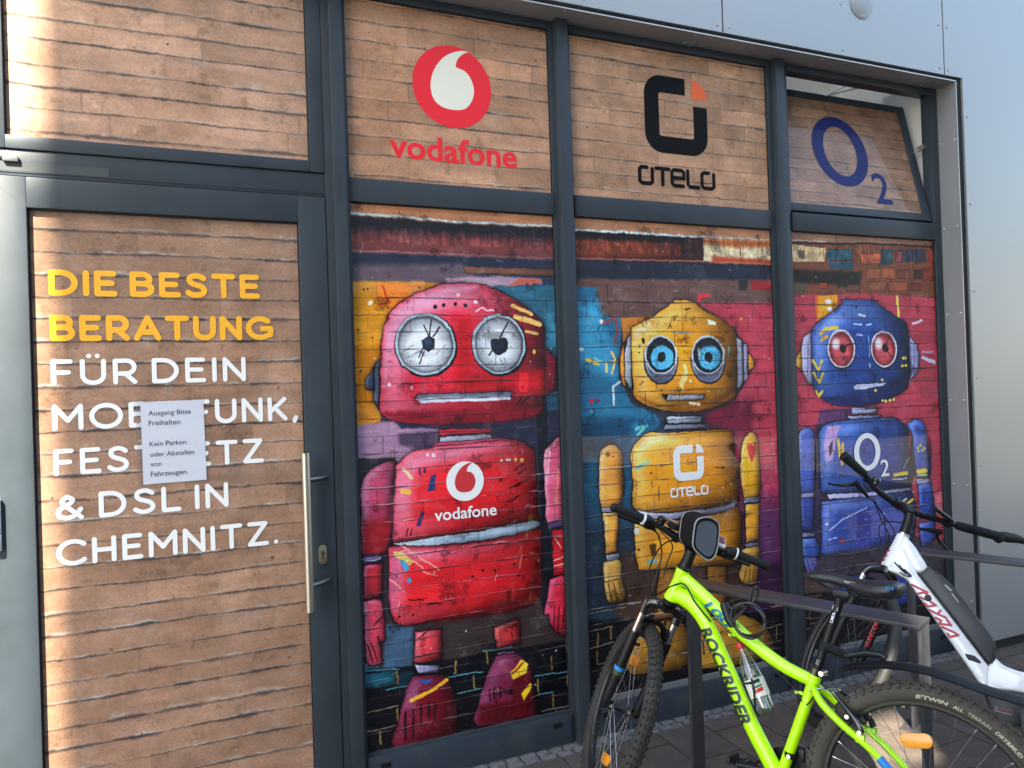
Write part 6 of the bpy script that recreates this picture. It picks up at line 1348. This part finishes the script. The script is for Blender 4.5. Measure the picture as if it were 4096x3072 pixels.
ef=obj('frame',f2,WHITEP,eb,sm=40)
mb=MB(); k=0
for st in ([(.8606,.7254),(.8013,.6993)],[(.837,.6896),(.8148,.6978),(.7932,.6831)],[(.827,.6755),(.8136,.6694)],[(.8139,.6524),(.799,.6403),(.7715,.6488),(.7903,.6608)],[(.7942,.6266),(.7663,.6133),(.7354,.6025)],[(.7663,.6133),(.7544,.6296)],[(.7733,.5977),(.7521,.5882),(.7613,.5746),(.7174,.5738),(.7324,.5944)],[(.7494,.5629),(.7078,.5468),(.6931,.538),(.7228,.5267),(.7306,.5375)]):
    k=mb.ribbon(st,.0098,lambda a,b,l:(a,.0346+.00004*l,b),k)
obj('lettering',mb,REDP,ef,'kayza in dark red angular letters',sm=0)
mb=MB(); k=0
for st in ([(.958,.83),(.975,.822)],[(.952,.848),(.968,.842)],[(.945,.87),(.96,.866)]): mb.tube([(a,.022,b) for a,b in st],.004,6)
obj('red_mark',mb,REDP,ef)
obj('frame_recess',MB().prism([(.6737,.469),(.6395,.4653),(.618,.446),(.6205,.437),(.662,.4462)],.0335,.0352,.0006,1),mat('matt recess',(.01,.010,.012),.6),ef,sm=0)
obj('cable_port',MB().prism([(.893,.792),(.884,.790),(.858,.764),(.862,.755),(.872,.760)],.0335,.0354,.0008,1),BLK,ef,sm=0)
obj('charge_cap',MB().lathe([(.0135,0),(.0135,.003),(.010,.004),(.009,.0025),(0,.0025)],Matrix.Translation((.8001,.0345,.6748))@Matrix.Rotation(R(-90),4,'X'),22),BLK,ef)
bt_=obj('battery',MB().prism([(.834,.772),(.822,.783),(.794,.810),(.770,.794),(.747,.775),(.695,.719),(.650,.655),(.609,.597),(.574,.544),(.566,.517),(.573,.453),(.590,.438),(.730,.630)],-.043,.043,.012,3),BATT,eb)
obj('battery_top',MB().prism([(.800,.806),(.797,.8125),(.770,.7975),(.747,.7785),(.695,.7225),(.650,.6585),(.609,.6005),(.5735,.5465),(.5645,.517),(.5705,.456),(.575,.458),(.573,.517),(.581,.541),(.616,.592),(.657,.650),(.702,.713),(.753,.769)],-.036,.036,.004,2),mat('battery cover',(.042,.046,.052),.36),bt_)
obj('battery_button',MB().lathe([(.010,0),(.010,.002),(0,.0025)],Matrix.Translation((.775,.030,.800))@Matrix.Rotation(R(-38),4,'Y'),18),BLK,bt_)
d_=Vector((-.0209,0,-.0203)).normalized()
mb=MB(); text_on(mb,'BOSCH',lambda a_,b_:(.7169+.0209*a_/.029+.0*b_,.0375-.004*0,.7139+.0203*a_/.029) if False else (.716+.0209*(1-a_/.029)+b_*.7*-.0, .0437-b_*.9*0+.0, .7129+.0203*(1-a_/.029)+b_),width=.029,cap=.006,bold=.02)
mb=MB(); pr_=Vector((.70,0,-.71)); 
text_on(mb,'BOSCH',lambda a_,b_:tuple(Vector((.7160,.0434,.7130))+Vector((.0209,0,.0203))*(a_/.029)*1.0+Vector((-.66,0,.75))*b_*1.0),width=.029,cap=.006,bold=.02); obj('lettering',mb,WHITEI,bt_,sm=0)
obj('battery_line',MB().tube([(.7114,.0432,.7022),(.688,.0432,.6696)],.0012,6),WHITEI,bt_)
mo=obj('motor',MB().prism([(.622,.350),(.6114,.333),(.6035,.30),(.590,.265),(.5544,.238),(.51,.228),(.44,.232),(.40,.27),(.39,.345),(.50,.350)],-.055,.055,.012,3).lathe([(.0,0),(.060,0),(.060,.006),(.054,.010),(0,.011)],Matrix.Translation((.535,.054,.283))@Matrix.Rotation(R(-90),4,'X'),36),MOTOR,eb)
mb=MB(); text_on(mb,'BOSCH',lambda a_,b_:(.5616-a_,.0655,.2735+b_),width=.036,cap=.0075,bold=.02); obj('lettering',mb,mat('dim red print',(.30,.02,.02),.5),mo,sm=0)
mb=MB(); text_on(mb,'PerformanceLine',lambda a_,b_:(.580-a_,.0655,.2655+b_-a_*.08),width=.054,cap=.005); ellring(mb,.5735,.279,.0055,.0055,.0045,.0045,lambda a,b:(a,.0655,b),20); obj('lettering',mb,mat('grey print',(.4,.4,.4),.5),mo,sm=0)
ec=obj('crankset',MB().tube([(.487,-.08,.275),(.487,.08,.275)],.014,14).tube([(.487,.082,.275),(.4835,.09,.19),(.480,.094,.108)],[.015,.012,.013],12,flat=(.7,1.2)).tube([(.487,-.082,.275),(.4905,-.09,.36),(.494,-.094,.442)],[.015,.012,.013],12,flat=(.7,1.2)),MOTOR,eb)
for y,z,x in ((.145,.108,.480),(-.145,.442,.494)): obj('pedal',MB().box(x-.045,x+.045,y-.045,y+.045,z-.011,z+.011,.005).box(x-.03,x+.03,y-.049,y+.049,z-.006,z+.006),BLK,ec)
# fork, wheel
ek=obj('fork_crown',MB().tube([ES(0,0,-.03),ES(0,0,-.004)],[.030,.034],18).tube([ES(.0419,-.072,-.075),ES(.035,-.06,-.042),ES(.02,-.02,-.022),ES(.02,.02,-.022),ES(.035,.06,-.042),ES(.0419,.072,-.075)],[.017,.018,.020,.020,.018,.017],14,smooth=4),BLKG,eb)
for s in (1,-1):
    obj('stanchion',MB().tube([ES(.0419,s*.070,-.17),ES(.0419,s*.070,-.06)],.0145,16),CHROME,ek)
    l2=obj('fork_lower',MB().tube([ES(.0419,s*.070,-.44),ES(.0419,s*.070,-.41),ES(.0419,s*.070,-.28),ES(.0419,s*.070,-.125),ES(.0419,s*.070,-.118)],[.014,.019,.0205,.021,.020],16),BLK,ek)
    if s<0:
        mb=MB(); text_on(mb,'SUNTOUR',lambda a_,b_:ES(.0419-.0213*math.cos((b_-.008)/.0213+.5),-.070+.0213*math.sin((b_-.008)/.0213+.5)*1,-.36+a_),width=.15,cap=.018,bold=.02,shear=.2); obj('lettering',mb,REDI,l2,sm=0)
obj('fork_brace',MB().tube([ES(.075,-.07,-.14),ES(.082,-.05,-.095),ES(.084,0,-.075),ES(.082,.05,-.095),ES(.075,.07,-.14)],[.010,.012,.013,.012,.010],10,smooth=4),BLK,ek)
wheel(eb,ES.M(.0419,0,-.4263),.350,.0235,.302,32,mat('black slick tyre',(.022,.022,.022),.55,var=.2),RIM,SPOKED,knob=False,hubw=.055,label='front wheel with reflective stripe',ring=.3245)
mgf=MB(); V=[];F=[]
for i in range(25):
    a=R(-8+i*6.2); 
    for j in range(5): t=(j-2)/2; q=ES(.0419+ (.368-.006*t*t)*math.cos(a+R(20)),t*.030,-.4263+(.368-.006*t*t)*math.sin(a+R(20))); V.append(tuple(q))
for i in range(24):
    for j in range(4): a0=i*5+j; F.append((a0,a0+1,a0+6,a0+5))
wheel(eb,Matrix.Translation((0,0,.350)),.350,.0235,.302,32,MATS['black slick tyre'],RIM,SPOKED,knob=False,hubw=.06,label='rear wheel',ring=.3245)
# cockpit
obj('headset',MB().tube([ES(0,0,.156),ES(0,0,.166)],[.0268,.0255],20),CHROME,eb)
obj('stem',MB().tube([ES(0,0,.166),ES(.002,.004,.225),ES(.006,.01,.262)],[.0225,.0215,.021],18).tube([ES(.002,.01,.255),ES(.045,.018,.285),ES(.0864,.02,.297)],[.021,.019,.021],16).tube([ES(.0864,-.02,.297),ES(.0864,.055,.297)],.0225,18),BLK,eb)
ebp=[(.368,.370,.060),(.225,.341,.075),(.167,.312,.084),(.08,.298,.0864),(0,.297,.0864),(-.08,.304,.0864),(-.147,.319,.084),(-.237,.336,.075),(-.42,.380,.060)]
eh=obj('handlebar',MB().tube([ES(f,l,a) for l,a,f in ebp],[.011,.011,.0125,.0155,.016,.0155,.0125,.011,.011],14,smooth=4),BLK,eb)
obj('grip',MB().tube([ES(.060,.372,.371),ES(.060,.366,.370),ES(.063,.34,.365),ES(.068,.29,.354),ES(.074,.235,.343)],[.017,.023,.0225,.019,.018],16),GRIP,eh)
rg_=obj('grip',MB().tube([ES(.075,-.24,.337),ES(.070,-.30,.351),ES(.063,-.39,.373),ES(.060,-.42,.380)],[.018,.0185,.021,.021],16),GRIP,eh)
rr_=MB()
for i in range(16): t=i/15; rr_.tube([ES(.075-.012*t,-.25-.13*t,.339+.031*t),ES(.0745-.012*t,-.254-.13*t,.340+.031*t)],.0205+.0015*t,14)
obj('grip_rib',rr_,GRIP,rg_,kind='stuff')
obj('bar_end',MB().tube([ES(.060,-.418,.380),ES(.062,-.432,.372),ES(.07,-.445,.390),ES(.09,-.49,.408),ES(.11,-.55,.430),ES(.12,-.585,.435)],[.022,.021,.022,.024,.019,.012],14,smooth=3),GRIP,eh)
for s,tip,bod,bar_ in ((1,(.343,.238),(.243,.283),(.21,.333)),(-1,(-.323,.224),(-.20,.270),(-.205,.327))):
    obj('brake_body',MB().tube([ES(.085,bar_[0]+.012*s,bar_[1]),ES(.085,bar_[0]-.016*s,bar_[1])],.0175,14).tube([ES(.10,bod[0]+.005*s,bod[1]+.012),ES(.105,bod[0]-.03*s,bod[1]),ES(.11,bod[0]-.085*s,bod[1]-.02)],[.013,.012,.006],12),BLK,eh)
    obj('brake_lever',MB().tube([ES(.105,bod[0],bod[1]+.004),ES(.135,bod[0]+.015*s,bod[1]-.008),ES(.15,(bod[0]+tip[0])/2,(bod[1]+tip[1])/2-.004),ES(.14,tip[0],tip[1])],[.009,.008,.006,.005],10,smooth=4),BLK,eh)
obj('bell',MB().lathe([(0,-.016),(.014,-.016),(.015,0),(.0195,.002),(.0195,.014),(.014,.022),(0,.023)],ES.M(.083,.172,.338),20),BLKG,eh)
dp=MB().box(-.028,.028,-.048,.048,-.008,.008,.005); dp.v=[tuple(ES.M(.07,-.160,.352)@Matrix.Rotation(R(-25),4,'Y')@Matrix.Rotation(R(8),4,'X')@Vector(p)) for p in dp.v]; dpo=obj('display',dp,BLK,eh)
ds=MB().box(-.022,.022,-.040,.040,.0082,.0092,.0004); ds.v=[tuple(ES.M(.07,-.160,.352)@Matrix.Rotation(R(-25),4,'Y')@Matrix.Rotation(R(8),4,'X')@Vector(p)) for p in ds.v]; obj('screen',ds,mat('display glass',(.03,.035,.035),.12,coat=1),dpo)
cb=MB()
cb.tube([ES(.105,.16,.265),ES(.10,.073,.224),ES(.10,.024,.148),ES(.10,-.031,.058),ES(.09,-.067,-.013),ES(.07,-.08,-.09)],.0028,8,smooth=5)
cb.tube([ES(.105,.14,.27),ES(.11,.074,.228),ES(.11,.005,.193),ES(.11,-.036,.148),ES(.10,-.059,.059),(.905,.05,.80),(.885,.036,.775)],.0028,8,smooth=5)
cb.tube([ES(.105,-.11,.250),ES(.11,-.027,.232),ES(.12,.027,.21),ES(.12,.053,.181),ES(.12,.042,.139),ES(.11,-.005,.083),(.915,.055,.80),(.88,.036,.768)],.0028,8,smooth=5)
cb.tube([ES(.105,.13,.26),ES(.115,.06,.2),ES(.115,-.0,.15),ES(.115,-.03,.05),(.895,.05,.765),(.868,.036,.760)],.0028,8,smooth=5)
obj('cable',cb,BLK,eb); obj('cable_tie',MB().tube([ES(.108,-.030,.152),ES(.108,-.036,.138)],.008,10),BLK,eb)
es_=MB().tube([(.255,0,.75),(.215,0,.93)],.0145,16); obj('seat_post',es_,BLK,eb)
sd2=MB().add([(v[0]-.04,v[1]*1.15,v[2]+.0) for v in sd.v],sd.f); obj('saddle',sd2,SADD,eb,sm=50)
# ------------------------------------------------------------------ unseen building added across the street to shade the shopfront
E0=Vector((-.503,0))+sh*9.0   # its corner throws the vertical shadow edge at the door
ob_=thing('added_building','tall unseen pale building added across the street to shade the shopfront','building',(E0.x+4,E0.y,0))
REND=mat('pale render',(.42,.40,.37),.9,var=.06,vscale=.6)
y0=E0.y; x0=E0.x; x1=5.3
tz=lambda P:(P.y-y0)/(-sh.y)*math.tan(SUN_EL)
# slot cut in the added screen to let a sun patch onto the paving
pc=[(2.62,-.34),(2.86,-.32),(2.75,-.80),(2.58,-.77)]
sx_=[p[0]+sh.x*((p[1]-y0)/-sh.y) for p in pc]; sz_=[((p[1]-y0)/-sh.y)*math.tan(SUN_EL) for p in pc]
a0,a1,b0,b1=min(sx_),max(sx_),min(sz_),max(sz_)
bz=b0-.35
obj('wall',MB().box(x0,x1,y0-6,y0,0,bz),REND,ob_,sm=0)
obj('shade_screen',MB().box(x0,a0-.0,y0-.12,y0,bz,19).box(a1,x1,y0-.12,y0,bz,19).box(a0,a1,y0-.12,y0,bz,b0).box(a0,a1,y0-.12,y0,b1,19),mat('screen wall',(.36,.37,.38),.8),ob_,sm=0)  # thin screen added to extend the shade, slotted for the sun patch
wmesh=mesh_of(MB().box(-.55,.55,-.03,.03,-.8,.8),'window',mat('dark window glass',(.03,.035,.04),.08),sm=0)
fmesh=mesh_of(MB().box(-.62,-.55,-.05,.05,-.87,.87).box(.55,.62,-.05,.05,-.87,.87).box(-.55,.55,-.05,.05,.8,.87).box(-.55,.55,-.05,.05,-.87,-.8),'window_surround',mat('white frame',(.6,.6,.58),.6),sm=0)
for i in range(4):
    for j in range(2):
        w=inst('window',wmesh,ob_,Matrix.Translation((x0+1.2+i*2.2-(E0.x+4),.02,2.2+j*2.9))); inst('window_surround',fmesh,w,Matrix())
def far(name,label,x0,x1,y0,y1,h,m):
    t=thing(name,label,'building',((x0+x1)/2,(y0+y1)/2,0)); obj('wall',MB().box(x0,x1,y0,y1,0,h),m,t,sm=0); obj('roof',MB().box(x0-.3,x1+.3,y0-.3,y1+.3,h+.002,h+.35),mat('roof edge',(.12,.11,.10),.8),t,sm=0); return t
far('added_building','long unseen brown building added behind the viewer to darken the window reflections',5.5,38,-36,-26,17.05,mat('brown render',(.27,.235,.21),.9,var=.1,vscale=.5))  # added out of view so the panes reflect something dark
far('added_side_building','unseen pale sunlit building added to give the right wall a warm reflection',46,60,-60,-6,8.5,mat('pale sunlit render',(.56,.55,.53),.9,var=.05,vscale=.4))  # added out of view as a warm reflection for the right cladding
bpy.context.view_layer.update()
